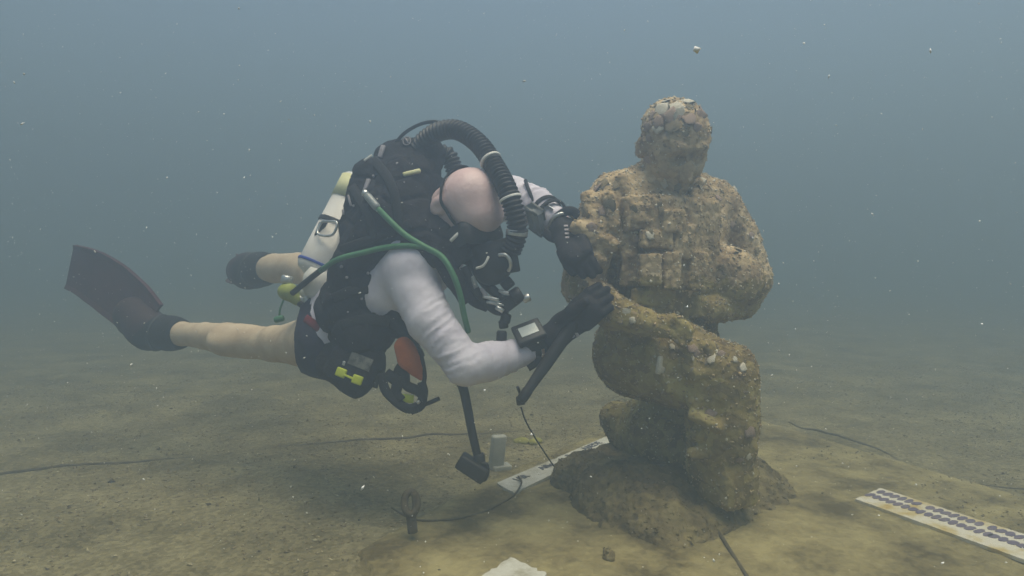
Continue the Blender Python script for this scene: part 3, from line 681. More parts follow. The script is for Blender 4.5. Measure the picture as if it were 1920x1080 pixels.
# far (left) hand: resting on the statue's upper arm
w = P(1052, 424, 1.885); pm = P(1066, 450, 1.83); kn = P(1078, 474, 1.775); ac = nrm(P(1104, 466, 1.765)-P(1054, 480, 1.78)); ac = -ac
dirv = nrm(P(1092, 516, 1.745)-kn)
tips = [fing(kn, ac, i, dirv+np.array([.10, 0, 0]), dirv+np.array([.45, .25, -.1]), L) for i, L in enumerate((.068, .076, .070, .055))]
gl2, gf2 = glove(w, pm, kn, tips, [P(1092, 448, 1.79), P(1102, 470, 1.755)], ac)
pa, ga = gf2.hit(1061, 424, out=.001); pb, gb = gf2.hit(1064, 446, out=.001)
if pa is not None and pb is not None:
    for k in range(4):
        q = pa+(pb-pa)*k/3.0; u = nrm(pb-pa); link('logo', box('logo', q, (.0040, .0060, .0018), (u, np.cross(ga, u), ga), bev=.0008), M_LOGO, gl2)
# pull tabs at the glove cuffs
link('cuff_tab', tube('cuff_tab', spline([P(1044, 408, 1.87), P(1062, 396, 1.86), P(1078, 398, 1.85), P(1086, 410, 1.84)], 6), .013, 8, flat=.45, flatdir=FWD), M_GLOVE, gl2)
link('cuff_tab', tube('cuff_tab', spline([P(1060, 448, 1.84), P(1036, 446, 1.86), P(1020, 434, 1.87)], 6), .013, 8, flat=.6, flatdir=FWD), M_GLOVE, gl2)
link('cuff_ring', tube('cuff_ring', [P(1054, 421, 1.885)+.037*(math.cos(a)*nrm(np.cross(P(1066, 450, 1.83)-P(1052, 424, 1.885), [0, 0, 1]))+math.sin(a)*nrm(np.cross(np.cross(P(1066, 450, 1.83)-P(1052, 424, 1.885), [0, 0, 1]), P(1066, 450, 1.83)-P(1052, 424, 1.885)))) for a in np.linspace(0, 2*math.pi, 22, endpoint=False)], .006, 6, closed=True), M_STEEL, gl2)

# ------------------------------------------------------------------ mask, worn over the face
mk = thing('dive_mask', dh+DF*.09, 'black dive mask strapped round the diver\'s bald head', 'mask')
mf = Field(dh+DF*.08-DT*.03-.16, dh+DF*.08-DT*.03+.16, .0045)
mf.box(dh+DF*.084-DT*.020, (.078, .036, .052), DA, rad=.028, k=.01); mf.box(dh+DF*.098-DT*.066, (.022, .034, .026), DA, rad=.02, k=.02)
for q in (-1, 1): mf.box(dh+DF*.122-DT*.020+DR*q*.036, (.031, .008, .030), DA, rad=.006, k=.003, sub=True)
link('skirt', mf.mesh('skirt', 1), M_RUBB, mk)
for q in (-1, 1): link('lens', box('lens', dh+DF*.116-DT*.020+DR*q*.036, (.030, .002, .029), DA, bev=.001), M_LENS, mk)
sp = []
for a in np.linspace(-2.45, 2.45, 40):
    v = math.cos(a)*(-DF)*.104+math.sin(a)*DR*.085; lift = .020-.030*abs(math.sin(a))
    p = dh+v+DT*lift
    for _ in range(40):
        if body.val(p) < .003: p = p+nrm(v)*.002
        else: break
    sp.append(p)
link('strap', tube('strap', np.array(sp), .0085, 8, flat=.3, flatdir=-DF), M_STRAP, mk)

# ------------------------------------------------------------------ fins
def fin(label, path, half, wdir, pock, name='swim_fin'):
    path = [np.array(p) for p in path]; f = thing(name, path[0], label, 'fin', 'pair of swim fins')
    n = 22; pp = spline(path, 8); pp, _ = resample(pp, np.linalg.norm(np.diff(pp, axis=0), axis=1).sum()/n); m = len(pp)
    hw = np.interp(np.linspace(0, 1, m), np.linspace(0, 1, len(half)), half); V = []; F = []; cols = 11
    tn = np.gradient(pp, axis=0); wd_ = np.array(wdir, float)
    for i in range(m):
        t = nrm(tn[i]); u = nrm(wd_-(wd_@t)*t); nn = np.cross(t, u)
        for j in range(cols):
            q = j/(cols-1)*2-1; z = .0045+.006*(abs(q) > .95)+.0035*(abs(abs(q)-.45) < .12)
            V.append(pp[i]+u*q*hw[i]+nn*z)
        for j in range(cols): 
            q = j/(cols-1)*2-1; z = .0045+.006*(abs(q) > .95); V.append(pp[i]+u*q*hw[i]-nn*z)
    W = 2*cols
    for i in range(m-1):
        for j in range(cols-1):
            a = i*W+j; F.append((a, a+1, a+W+1, a+W)); b = i*W+cols+j; F.append((b, b+W, b+W+1, b+1))
        F.append((i*W, i*W+W, i*W+W+cols, i*W+cols)); F.append((i*W+cols-1, i*W+2*cols-1, i*W+W+2*cols-1, i*W+W+cols-1))
    for i in (0, m-1):
        for j in range(cols-1):
            q = (i*W+j, i*W+cols+j, i*W+cols+j+1, i*W+j+1); F.append(q if i == 0 else q[::-1])
    me = bpy.data.meshes.new('blade'); me.from_pydata([list(v) for v in V], [], F); me.update(); link('blade', me, M_MAROON, f, smooth=False)
    lo = np.min([p for p, r in pock], 0)-.09; hi = np.max([p for p, r in pock], 0)+.09
    g = Field(lo, hi, .006); g.chain(pock, k=.03); link('foot_pocket', g.mesh('foot_pocket', 2), M_POCK, f)
    # heel strap
    p0, r0 = pock[0]; ax = nrm(pock[0][0]-pock[1][0]); a1 = nrm(np.cross(ax, [0, 0, 1])); a2 = np.cross(ax, a1)
    link('heel_strap', tube('heel_strap', [p0+ax*.012*math.cos(t)+r0*1.05*(math.cos(t)*a1+math.sin(t)*a2) for t in np.linspace(0, 2*math.pi, 24, endpoint=False)], .007, 6, closed=True), M_RUBB, f)
    return f
fin('maroon swim fin on the outstretched foot, its whole blade showing', [P(283, 606, 2.53), P(250, 575, 2.57), P(205, 538, 2.60), P(165, 513, 2.62), P(132, 500, 2.63)], [R(42, 2.5), R(50, 2.55), R(52, 2.6), R(50, 2.6), R(43, 2.62)], P(165, 470, 2.60)-P(108, 535, 2.64),
    [B(300, 624, 2.51, 31), B(275, 616, 2.535, 34), B(252, 592, 2.565, 36)])
fin('dark swim fin seen end-on behind the white cylinder', [P(468, 507, 2.92), P(452, 508, 3.05), P(440, 506, 3.18), P(436, 502, 3.36)], [R(22, 2.9), R(25, 3.0), R(28, 3.1), R(28, 3.3)], (.35, .1, .93), [B(480, 507, 2.85, 30), B(466, 508, 2.92, 32), B(456, 508, 2.99, 30)])
# ------------------------------------------------------------------ rebreather worn by the diver
rb = thing('rebreather', P(700, 420, 1.95), 'black back-mounted rebreather with corrugated breathing hoses worn by the diver', 'rebreather')
rf = Field((-.60, 1.48, .35), (.12, 2.25, 1.20), .0055)
# back unit, shoulder lungs, wing along the near flank
rf.chain([B(750, 318, 1.97, 54), B(710, 368, 1.95, 52), B(680, 428, 1.95, 42)], k=.03)
rf.chain([B(752, 312, 1.97, 46), B(798, 292, 1.95, 38)], k=.03)
rf.chain([B(770, 350, 1.90, 66), B(742, 400, 1.86, 66), B(790, 446, 1.82, 52)], k=.035)
rf.chain([B(694, 330, 1.90, 32), B(681, 385, 1.88, 31), B(662, 430, 1.88, 28)], k=.02)
rf.chain([B(705, 455, 1.85, 58), B(672, 520, 1.86, 54), B(655, 575, 1.88, 56), B(690, 615, 1.86, 52)], k=.03)
rf.chain([B(735, 600, 1.84, 34), B(762, 622, 1.82, 18)], k=.02)
rf.chain([B(790, 440, 1.82, 48), B(830, 455, 1.80, 34), B(862, 475, 1.78, 26)], k=.03)
rf.chain([B(650, 580, 1.88, 50), B(675, 640, 1.86, 46)], k=.03)
rf.chain([B(715, 470, 1.80, 22), B(760, 476, 1.775, 20), B(815, 484, 1.76, 20)], k=.02)      # webbing over the shoulder
rf.chain([B(815, 484, 1.76, 19), B(850, 520, 1.76, 15), B(868, 560, 1.78, 12)], k=.015)
m_ = rf.mesh('counterlung', 2); c, n = getv(m_); w1, w2, _ = worley(c*10, 3)
setv(m_, c+n*(.008*fbm(c*12, 3, 8)+.004*fbm(c*40, 2, 9)-.008*np.exp(-((w2-w1)/.10)**2))[:, None]); cl = link('counterlung', m_, M_FAB, rb)
def onrf(px, py, out=.008, f=rf):
    p, g = f.hit(px, py, out=out)
    return (P(px, py, 1.80), -FWD) if p is None else (p, g)
def hose(name, pts, r, mt, parent, corr=None, sides=10, step=.006):
    q = spline(pts, 10)
    if corr:
        q, t = resample(q, corr/6); rr = r*(1+.13*np.cos(2*math.pi*t/corr)); return link(name, tube(name, q, rr, 18), mt, parent)
    q, t = resample(q, step); return link(name, tube(name, q, r, sides), mt, parent)
def band(name, c, ax, r, w, mt, parent, th=.003):
    a = nrm(ax); return link(name, lathe(name, np.array(c)-a*w/2, np.array(c)+a*w/2, [(0, r), (.0, r+th), (.15, r+th*1.3), (.85, r+th*1.3), (1, r+th), (1, r)], 22), mt, parent)
h1 = [P(772, 300, 1.93), P(792, 268, 1.90), P(822, 247, 1.87), P(858, 244, 1.84), P(896, 268, 1.80), P(925, 308, 1.76), P(949, 352, 1.72), P(964, 395, 1.71), P(970, 435, 1.72), P(958, 470, 1.74)]
hose('breathing_hose', h1, R(17.5, 1.8), M_RUBB, rb, corr=.0115)
h2 = [P(785, 318, 1.98), P(812, 292, 1.98), P(838, 290, 1.99), P(852, 318, 1.99), P(862, 350, 1.99), P(885, 385, 1.98), P(915, 425, 1.92), P(920, 470, 1.84)]
hose('breathing_hose', h2, R(16, 1.95), M_RUBB, rb, corr=.0115)
band('clamp_ring', P(920, 301, 1.765), P(929, 316, 1.752)-P(912, 290, 1.775), R(19, 1.76), .007, M_WHITE, rb)
band('clamp_ring', P(957, 373, 1.714), P(962, 388, 1.712)-P(952, 360, 1.718), R(19, 1.72), .007, M_WHITE, rb)
band('clamp_ring', P(969, 437, 1.722), P(967, 447, 1.723)-P(970, 426, 1.720), R(18, 1.72), .014, M_STEEL, rb)
hose('thin_hose', [P(742, 268, 1.93), P(758, 250, 1.92), P(785, 234, 1.90), P(812, 228, 1.88), P(832, 232, 1.86)], R(3.4, 1.9), M_RUBB, rb)
# mouthpiece barrel with its clamps and side block
ax = nrm(P(955, 470, 1.75)-P(895, 520, 1.79)); cc = P(922, 498, 1.775)
df = Field(cc-.13, cc+.13, .004)
df.ell(P(925, 500, 1.775), (R(40, 1.77), R(34, 1.77), R(30, 1.77)), (ax, nrm(np.cross(ax, FWD)), nrm(np.cross(ax, np.cross(ax, FWD)))), k=.01)
df.cap(P(915, 478, 1.78), P(958, 462, 1.75), R(24, 1.77), R(19, 1.75), k=.012); df.cap(P(905, 470, 1.80), P(880, 455, 1.82), R(26, 1.78), R(20, 1.8), k=.015)
df.cap(P(925, 500, 1.80), dh+DF*.11-DT*.085, R(22, 1.8), .02, k=.02)
link('mouthpiece', df.mesh('mouthpiece', 2), M_RUBB, rb)
link('valve_block', box('valve_block', P(960, 492, 1.76), (R(13, 1.76), .016, R(19, 1.76)), (nrm([1, 0, .18]), np.array([0, 1., 0]), nrm([-.18, 0, 1])), bev=.005), M_RUBB, rb)
def arcline(name, pts, r, mt, parent, flat=1.0): return link(name, tube(name, spline(pts, 6), r, 8, flat=flat, flatdir=FWD), mt, parent)
arcline('clamp_ring', [P(893, 503, 1.735), P(905, 499, 1.725), P(912, 490, 1.722), P(916, 481, 1.725)], .0035, M_WHITE, rb)
arcline('clamp_ring', [P(935, 478, 1.728), P(948, 478, 1.72), P(956, 488, 1.72), P(957, 500, 1.727), P(953, 508, 1.735)], .005, M_STEEL, rb)
arcline('clamp_ring', [P(845, 452, 1.735), P(856, 441, 1.73), P(868, 430, 1.735)], .0045, M_WHITE, rb)
# small metal and white fittings on the fabric
def patch(name, px, py, w, h, mt, rot=0, th=.003, out=.001, bev=.0012, parent=rb, f=rf):
    p, g = onrf(px, py, out, f); r_, u_, o_ = frame_to(nrm(g*.45-FWD*.55), UPV); a = math.radians(rot); D = p[1]
    return link(name, box(name, p, (w*D/FPX/2, h*D/FPX/2, th), (r_*math.cos(a)+u_*math.sin(a), -r_*math.sin(a)+u_*math.cos(a), o_), bev=bev), mt, parent), p, (r_, u_, o_)
for px, py, w, h, r0 in ((716, 284, 9, 24, -12), (688, 348, 8, 26, -10), (656, 376, 4, 22, 20), (690, 296, 18, 4, 35), (644, 398, 3, 10, 10)):
    patch('strap_loop', px, py, w, h, M_LOGO if w != 18 else M_WHITE, r0)
patch('label_tube', 772, 324, 34, 8, M_CREAM, 15, th=.006, bev=.004)
def disc(name, px, py, r, mt, f=rf, parent=rb, th=.006, out=0.0):
    p, g = onrf(px, py, out, f); g = nrm(g*.4-FWD*.6); D = p[1]; rr = r*D/FPX
    return link(name, lathe(name, p-g*.004, p+g*th, [(0, rr), (.7, rr), (1, rr*.85), (1, 0)], 20), mt, parent), p, g
dv, p, g = disc('dump_valve', 764, 268, 11, M_RUBB, th=.012)
r_, u_, o_ = frame_to(g, UPV); p = p+g*.012
link('emblem', tube('emblem', [p+R(8.5, 1.9)*(math.cos(a)*r_*.85+math.sin(a)*u_) for a in np.linspace(0, 2*math.pi, 24, endpoint=False)], .0014, 6, closed=True), M_LOGO, dv)
link('emblem', tube('emblem', [p-r_*.004+u_*.008, p+r_*.001, p+r_*.004-u_*.008], .0022, 6), M_LOGO, dv)
for px, py in ((745, 307), (723, 322), (735, 345), (758, 342), (742, 360), (700, 330), (663, 386), (752, 392), (690, 410), (735, 442), (705, 470), (650, 520), (664, 540), (690, 512), (678, 560), (652, 585), (640, 500), (770, 385)):
    disc('rivet', px, py, random.uniform(1.5, 3.0), M_LOGO, th=.003)
for pts in ([(640, 470), (680, 455), (725, 438), (770, 420)], [(700, 300), (730, 340), (745, 390), (750, 440)], [(660, 350), (690, 400), (700, 450)], [(625, 560), (660, 545), (700, 540)], [(640, 610), (680, 600), (730, 602)]):
    q = [onrf(*t, out=.002)[0] for t in pts]; link('webbing_strap', tube('webbing_strap', spline(q, 8), .014, 8, flat=.28, flatdir=FWD), M_STRAP, rb)
# chest manifold: small black knobs, steel tubes, hanging block
def cyl(name, a, b, r, mt, parent, bev=.15):
    return link(name, lathe(name, a, b, [(0, r*.8), (bev, r), (1-bev, r), (1, r*.8)], 16), mt, parent)
mn = link('manifold', box('manifold', P(958, 566, 1.78), (R(20, 1.78), .018, R(12, 1.78)), (nrm([.8, 0, .6]), np.array([0, 1., 0]), nrm([-.6, 0, .8])), bev=.006), M_RUBB, rb)
for a, b, r, mt in (((945, 524, 1.78), (958, 540, 1.78), 12, M_RUBB), ((918, 537, 1.78), (934, 554, 1.78), 9, M_RUBB), ((960, 560, 1.76), (978, 548, 1.76), 15, M_RUBB), ((980, 562, 1.76), (994, 556, 1.76), 8, M_STEEL), ((950, 588, 1.78), (946, 606, 1.78), 10, M_RUBB), ((943, 600, 1.78), (945, 616, 1.78), 9, M_RUBB),
                    ((941, 620, 1.775), (940, 642, 1.775), 10, M_RUBB), ((935, 545, 1.77), (958, 551, 1.76), 3.5, M_STEEL), ((905, 556, 1.77), (935, 562, 1.76), 3.5, M_STEEL), ((912, 566, 1.77), (945, 572, 1.765), 3, M_STEEL), ((930, 575, 1.765), (944, 584, 1.765), 5, M_STEEL), ((902, 540, 1.77), (912, 556, 1.77), 4, M_LOGO), ((885, 518, 1.77), (893, 540, 1.77), 5, M_CLEAR)):
    cyl('fitting', P(*a), P(*b), R(r, 1.77), mt, mn)
hose('thin_hose', [P(870, 500, 1.77), P(893, 545, 1.78), P(925, 580, 1.79), P(952, 585, 1.78)], R(8, 1.78), M_RUBB, rb)
hose('thin_hose', [P(880, 490, 1.80), P(905, 530, 1.80), P(935, 556, 1.79), P(958, 562, 1.78)], R(7, 1.78), M_RUBB, rb)
hose('thin_hose', [P(862, 520, 1.78), P(885, 560, 1.79), P(915, 575, 1.80)], R(11, 1.78), M_FAB, rb)
# green supply hose from the shoulder fitting down past the elbow
def along(pxs, out, f=rf): return [onrf(x, y, out, f)[0] for x, y in pxs]
g1 = along([(712, 392), (738, 418), (765, 442), (795, 464), (825, 482)], .011)+[P(848, 512, 1.715), P(862, 550, 1.72), P(870, 590, 1.74), P(878, 622, 1.77)]
hose('green_hose', g1, R(5.6, 1.78), M_GREEN, rb)
p0, g0 = onrf(693, 369, .012); cyl('hose_fitting', p0, g1[0], R(7.5, 1.8), M_CLEAR, rb); cyl('hose_fitting', p0+nrm(p0-g1[0])*.012, p0, R(6.5, 1.8), M_STEEL, rb)

# waist pockets
pk = thing('utility_pocket', P(660, 745, 1.84), 'black waist pocket with a yellow double clip, hanging at the diver\'s hip', 'pocket')
pf = Field(P(655, 690, 1.84)-.20, P(655, 690, 1.84)+.20, .005)
pf.chain([B(628, 668, 1.88, 34), B(690, 668, 1.85, 34)], k=.03); pf.chain([B(620, 690, 1.86, 24), B(660, 712, 1.83, 26), B(668, 738, 1.82, 8)], k=.03); pf.chain([B(700, 690, 1.84, 22), B(670, 720, 1.82, 20)], k=.03)
pf.box(P(660, 690, 1.83), (R(44, 1.83), .03, R(30, 1.83)), (nrm([.9, 0, -.42]), np.array([0, 1., 0]), nrm([.42, 0, .9])), rad=.015, k=.02)
m_ = pf.mesh('pouch', 2); c, n = getv(m_); setv(m_, c+n*(.006*fbm(c*14, 3, 5)+.003*fbm(c*45, 2, 15))[:, None]); link('pouch', m_, M_FAB, pk)
patch('worn_patch', 676, 678, 44, 24, M_GREYP, -22, th=.002, parent=pk, f=pf)
for px, py in ((641, 699), (670, 712)): patch('clip_end', px, py, 20, 17, M_YELL, -20, th=.006, bev=.004, parent=pk, f=pf, out=.004)
patch('clip_bar', 655, 707, 22, 4, M_YELL, -24, th=.004, parent=pk, f=pf, out=.004)
patch('buckle', 645, 681, 5, 8, M_STEEL, -15, th=.003, parent=pk, f=pf)
# orange pouch
op_ = thing('orange_pouch', P(770, 640, 1.80), 'slim orange pouch with black trim hanging below the diver\'s waist', 'pouch')
ol = [(742, 640), (750, 631), (766, 631), (778, 640), (787, 660), (793, 686), (794, 706), (790, 716), (780, 708), (764, 694), (750, 682), (743, 664)]
orf = Field(P(768, 672, 1.79)-.10, P(768, 672, 1.79)+.10, .0035)
orf.chain([B(758, 650, 1.79, 19), B(768, 672, 1.79, 21), B(782, 692, 1.79, 13), B(789, 708, 1.79, 6)], k=.01, flat=(FWD, .6))
m_ = orf.mesh('shell_fabric', 2); c, n = getv(m_); setv(m_, c+n*(.0025*fbm(c*30, 3, 5))[:, None]); link('pouch_body', m_, M_ORANGE, op_)
arcline('trim', [P(766, 629, 1.79), P(780, 642, 1.785), P(790, 668, 1.785), P(796, 700, 1.785), P(795, 718, 1.79)], .006, M_STRAP, op_); arcline('zip_pull', [P(782, 650, 1.78), P(790, 657, 1.775), P(794, 668, 1.775)], .004, M_RUBB, op_)
# tangle of black clips below
ck = thing('clip_bundle', P(760, 760, 1.80), 'bundle of black straps and snap clips dangling under the orange pouch', 'clips')
arcline('strap_loop', [P(716, 700, 1.81), P(722, 730, 1.80), P(742, 752, 1.795), P(764, 766, 1.79), P(786, 764, 1.785)], R(9, 1.8), M_STRAP, ck, .5)
arcline('strap_loop', [P(742, 690, 1.81), P(758, 700, 1.80), P(762, 722, 1.795), P(782, 732, 1.79), P(792, 742, 1.785), P(788, 760, 1.785), P(770, 768, 1.79)], R(10, 1.8), M_STRAP, ck, .5)
arcline('strap_loop', [P(790, 716, 1.79), P(795, 735, 1.785), P(790, 755, 1.785)], R(8, 1.8), M_STRAP, ck, .5)
arcline('strap_loop', [P(724, 700, 1.81), P(744, 716, 1.80), P(742, 738, 1.80), P(752, 752, 1.795)], R(11, 1.8), M_STRAP, ck, .5)
arcline('strap_loop', [P(712, 690, 1.82), P(706, 715, 1.81), P(703, 727, 1.81)], R(5, 1.8), M_STRAP, ck, .5)
arcline('strap_end', [P(780, 763, 1.785), P(803, 756, 1.78), P(824, 747, 1.775)], R(4, 1.8), M_STRAP, ck, .6)
link('yellow_tag', box('yellow_tag', P(764, 747, 1.80), (R(12, 1.8), .003, R(8, 1.8)), (nrm([.95, 0, -.1]), np.array([0, 1., 0]), nrm([.1, 0, .95])), bev=.002), M_YELL, ck)
cyl('buckle', P(782, 756, 1.775), P(787, 752, 1.775), R(3.5, 1.78), M_STEEL, ck)

# pressure gauge on its hose
gg = thing('pressure_gauge', P(885, 900, 1.74), 'black gauge hanging straight down on a hose beneath the diver\'s elbow', 'gauge')
hz = [P(832, 688, 1.78), P(848, 703, 1.77), P(866, 722, 1.76), P(876, 762, 1.75), P(884, 805, 1.745), P(893, 845, 1.74), P(899, 866, 1.74)]
q, t = resample(spline(hz, 10), .005); link('hose', tube('hose', q, np.interp(t/t[-1], [0, .16, .22, 1], [R(4, 1.76), R(5, 1.76), R(9, 1.76), R(7.5, 1.76)]), 10), M_RUBB, gg)
link('gauge_case', box('gauge_case', P(886, 877, 1.735), (R(30, 1.74), R(15, 1.74), R(15, 1.74)), (nrm([.84, -.1, -.52]), nrm([.1, 1, 0]), nrm([.52, 0, .84])), bev=.008), M_RUBB, gg)
cyl('swivel', P(898, 850, 1.74), P(900, 880, 1.74), R(11, 1.74), M_RUBB, gg)
arcline('guard_loop', [P(902, 868, 1.73), P(913, 872, 1.73), P(914, 888, 1.73), P(908, 900, 1.735), P(896, 894, 1.735)], R(3.5, 1.74), M_RUBB, gg)

# bail-out cylinder slung along the far flank, valve downwards
bt = thing('bailout_cylinder', P(585, 560, 2.0), 'white and cream gas cylinder slung behind the diver, valve end down', 'gas cylinder')
ta, tb = P(686, 338, 2.06), P(592, 520, 1.99); rr = R(42, 2.05)
L_ = np.linalg.norm(tb-ta); e = .06/L_
link('tank_body', lathe('tank_body', ta, tb, [(0, rr*.5), (.02, rr*.9), (.05, rr), (.62, rr), (.62, rr*1.0), (.93, rr), (.97, rr*.9), (1.0, rr*.62), (1.03, rr*.38)], 32), M_TANK, bt)
au = nrm(tb-ta)
link('cream_panel', lathe('cream_panel', ta+(tb-ta)*.05, ta+(tb-ta)*.26, [(0, rr+.001), (0, rr+.003), (1, rr+.003), (1, rr+.001)], 32), M_CREAM, bt)
band('blue_band', ta+(tb-ta)*.90, au, rr, .008, M_BLUE, bt)
band('blue_band', ta+(tb-ta)*.50, au, rr, .014, M_RUBB, bt)
vb = tb+au*.03
cyl('valve', tb+au*.005, tb+au*.07, R(15, 2.0), M_TANK, bt, .3); link('tank_boot', lathe('tank_boot', P(612, 505, 1.95), P(586, 560, 1.96), [(0, .01), (.1, .045), (.4, .052), (.75, .045), (.9, .03), (1, .012)], 20), M_WHITE, bt)
cyl('valve_knob', P(574, 556, 1.96), P(580, 574, 1.96), R(8, 1.96), M_STEEL, bt)
# square steel ring and keeper on the cylinder band
sq = [P(612, 415, 1.94), P(632, 418, 1.92), P(622, 441, 1.92), P(596, 438, 1.94), P(602, 418, 1.95)]
link('ring', tube('ring', spline(sq+[sq[0]], 5)[:-1], .004, 8, closed=True), M_STEEL, bt)
link('keeper', box('keeper', P(602, 428, 1.96), (R(8, 2), .004, R(13, 2)), (nrm([.9, 0, .1]), np.array([0, 1., 0]), nrm([.35, 0, .9])), bev=.002), M_STRAP, bt)
# its regulator: yellow-green body, steel cap, dust cap on a cord, green hose
rg = thing('regulator', P(540, 570, 1.97), 'yellow-green regulator with steel cap and green hose beside the white cylinder', 'regulator')
vf = Field(P(545, 550, 1.97)-.10, P(545, 550, 1.97)+.10, .004)
vf.ell(P(540, 546, 1.97), (.030, .028, .026), k=.01); vf.cap(P(540, 548, 1.97), P(558, 562, 1.97), .022, .018, k=.012)
link('first_stage', vf.mesh('first_stage', 2), M_REG, rg)
cyl('cap', P(536, 532, 1.97), P(540, 517, 1.97), R(11, 1.97), M_STEEL, rg); cyl('yoke', P(555, 556, 1.97), P(580, 568, 1.97), R(8, 1.97), M_STEEL, rg)
cyl('yoke', P(560, 568, 1.965), P(590, 580, 1.96), R(7, 1.97), M_RUBB, rg)
hose('cord', [P(532, 562, 1.96), P(525, 580, 1.96), P(524, 598, 1.96)], .003, M_GREEN, rg); cyl('dust_cap', P(515, 600, 1.96), P(532, 596, 1.96), R(6, 1.96), M_GREEN, rg)
g2 = [P(548, 550, 1.93), P(572, 530, 1.90), P(600, 508, 1.86)]+[onrf(x, y, .010)[0] for x, y in ((640, 488), (680, 474), (720, 466), (760, 463), (796, 465))]
dk = g2[:3]+[g2[2]+(g2[3]-g2[2])*.2]
hose('green_hose', [g2[2]]+g2[3:], R(5.3, 1.82), M_GREEN, rg); hose('hose_sleeve', dk, R(5.6, 1.9), M_RUBB, rg)

# wrist computers
def computer(label, c, right, up, w, h, th, strap_c, strap_ax, strap_r, scr=True, mt=M_RUBB):
    k = thing('dive_computer', c, label, 'dive computer'); r_ = nrm(right); o_ = nrm(np.cross(r_, up)); u_ = np.cross(o_, r_)
    link('case', box('case', c, (w, h, th), (r_, u_, o_), bev=min(th, h)*.5), mt, k)
    if scr: link('screen', box('screen', np.array(c)+o_*(th+.0005), (w*.62, h*.5, .0012), (r_, u_, o_), bev=.0005), M_SCREEN, k)
    a = nrm(strap_ax); b1 = nrm(np.cross(a, [0, .3, 1])); b2 = np.cross(a, b1)
    for off in (-.014, .014):
        link('strap', tube('strap', [np.array(strap_c)+a*off+strap_r*(math.cos(t)*b1+math.sin(t)*b2) for t in np.linspace(0, 2*math.pi, 26, endpoint=False)], .009, 8, flat=.4, flatdir=b1, closed=True), M_STRAP, k)
    return k
far_ = nrm(P(1003, 655, 1.79)-P(915, 678, 1.73))
k1 = computer('black wrist computer with a pale screen on the diver\'s lower forearm, above the tool', P(992, 624, 1.75), nrm(P(1018, 612, 1.76)-P(966, 632, 1.75)), nrm([.1, .75, .65]), R(27, 1.8), R(24, 1.8), .010, P(1006, 653, 1.792), far_, .036)
link('mount', box('mount', P(1004, 642, 1.76), (R(20, 1.8), .016, R(14, 1.8)), (nrm([1, .1, .25]), np.array([0, 1., 0]), nrm([-.25, 0, 1])), bev=.005), M_RUBB, k1)
arcline('strap_end', [P(1012, 668, 1.76), P(1005, 680, 1.76), P(990, 690, 1.76)], R(7, 1.8), M_STRAP, k1)
fa = nrm(P(1052, 420, 1.89)-P(1000, 385, 1.99))
k2 = computer('clear grey device strapped to the diver\'s raised forearm near the statue\'s shoulder', P(1006, 412, 1.91), fa, nrm([-.3, -.4, .8]), R(18, 1.95), R(24, 1.95), .012, P(1028, 402, 1.935), fa, .050, scr=False, mt=M_CLEAR)
hose('bungee', [P(985, 338, 1.97), P(992, 358, 1.94), P(1000, 375, 1.925), P(1008, 388, 1.915)], R(3.5, 1.97), M_STRAP, k2)
link('buckle', box('buckle', P(1030, 388, 1.89), (R(12, 1.93), .004, R(6, 1.93)), (fa, np.cross(fa, FWD), FWD), bev=.002), M_STEEL, k2)

# scraping tool held in the near hand, its thin lanyard trailing to the sign
tl = thing('hand_tool', P(975, 760, 1.72), 'long black hand tool gripped in the diver\'s lower glove, pointing down', 'tool')
t0, t1 = P(976, 752, 1.70), P(1082, 598, 1.745)
link('shaft', lathe('shaft', t0, t1, [(0, .010), (.03, .014), (.12, .014), (.14, .0125), (.45, .0165), (.9, .0175), (.97, .016), (1, .010)], 16), M_RUBB, tl)
cyl('head', P(968, 752, 1.72), P(984, 750, 1.72), R(9, 1.72), M_RUBB, tl); cyl('spur', P(978, 745, 1.72), P(970, 724, 1.715), R(3, 1.72), M_RUBB, tl)
lz = SLAB_Z
hose('lanyard', [P(977, 764, 1.72), P(986, 790, 1.80), P(1004, 822, 1.95), P(1026, 856, 2.08), G(1046, 886, lz+.012), G(1040, 893, lz+.010)], .0022, M_STRAP, tl, sides=6)
# ------------------------------------------------------------------ signs and small things on the pad and seabed
M_SIGN = mat('stained_white_sign', [(.30, .27, .17), (.56, .54, .47), (.70, .69, .63)], scale=13, detail=9, rough=.8, bump=.25, bscale=120, spec=.2, contrast=(.30, .60))
M_RUSTY = mat('yellow_stained_sign', [(.45, .29, .06), (.56, .46, .24), (.66, .61, .50), (.70, .66, .58)], scale=11, detail=9, rough=.8, bump=.25, bscale=120, spec=.2, contrast=(.30, .60))
M_LETT = mat('faded_dark_letters', [(.06, .06, .09), (.20, .20, .22)], scale=40, rough=.85)
M_LETT2 = mat('purple_worn_letters', [(.12, .10, .17), (.20, .16, .20)], scale=22, rough=.85)
M_ROPE = mat('dark_silted_rope', [(.07, .058, .040), (.13, .108, .072)], scale=40, rough=.95, bump=.8, bscale=160, spec=.1)
M_POST = mat('grey_white_block', [(.40, .40, .36), (.52, .52, .47)], scale=16, rough=.85, bump=.3, bscale=90, spec=.15)
M_SPONGE = mat('yellow_green_growth', [(.26, .25, .06), (.40, .38, .10)], scale=24, rough=.95, bump=.8, bscale=60, spec=.05)

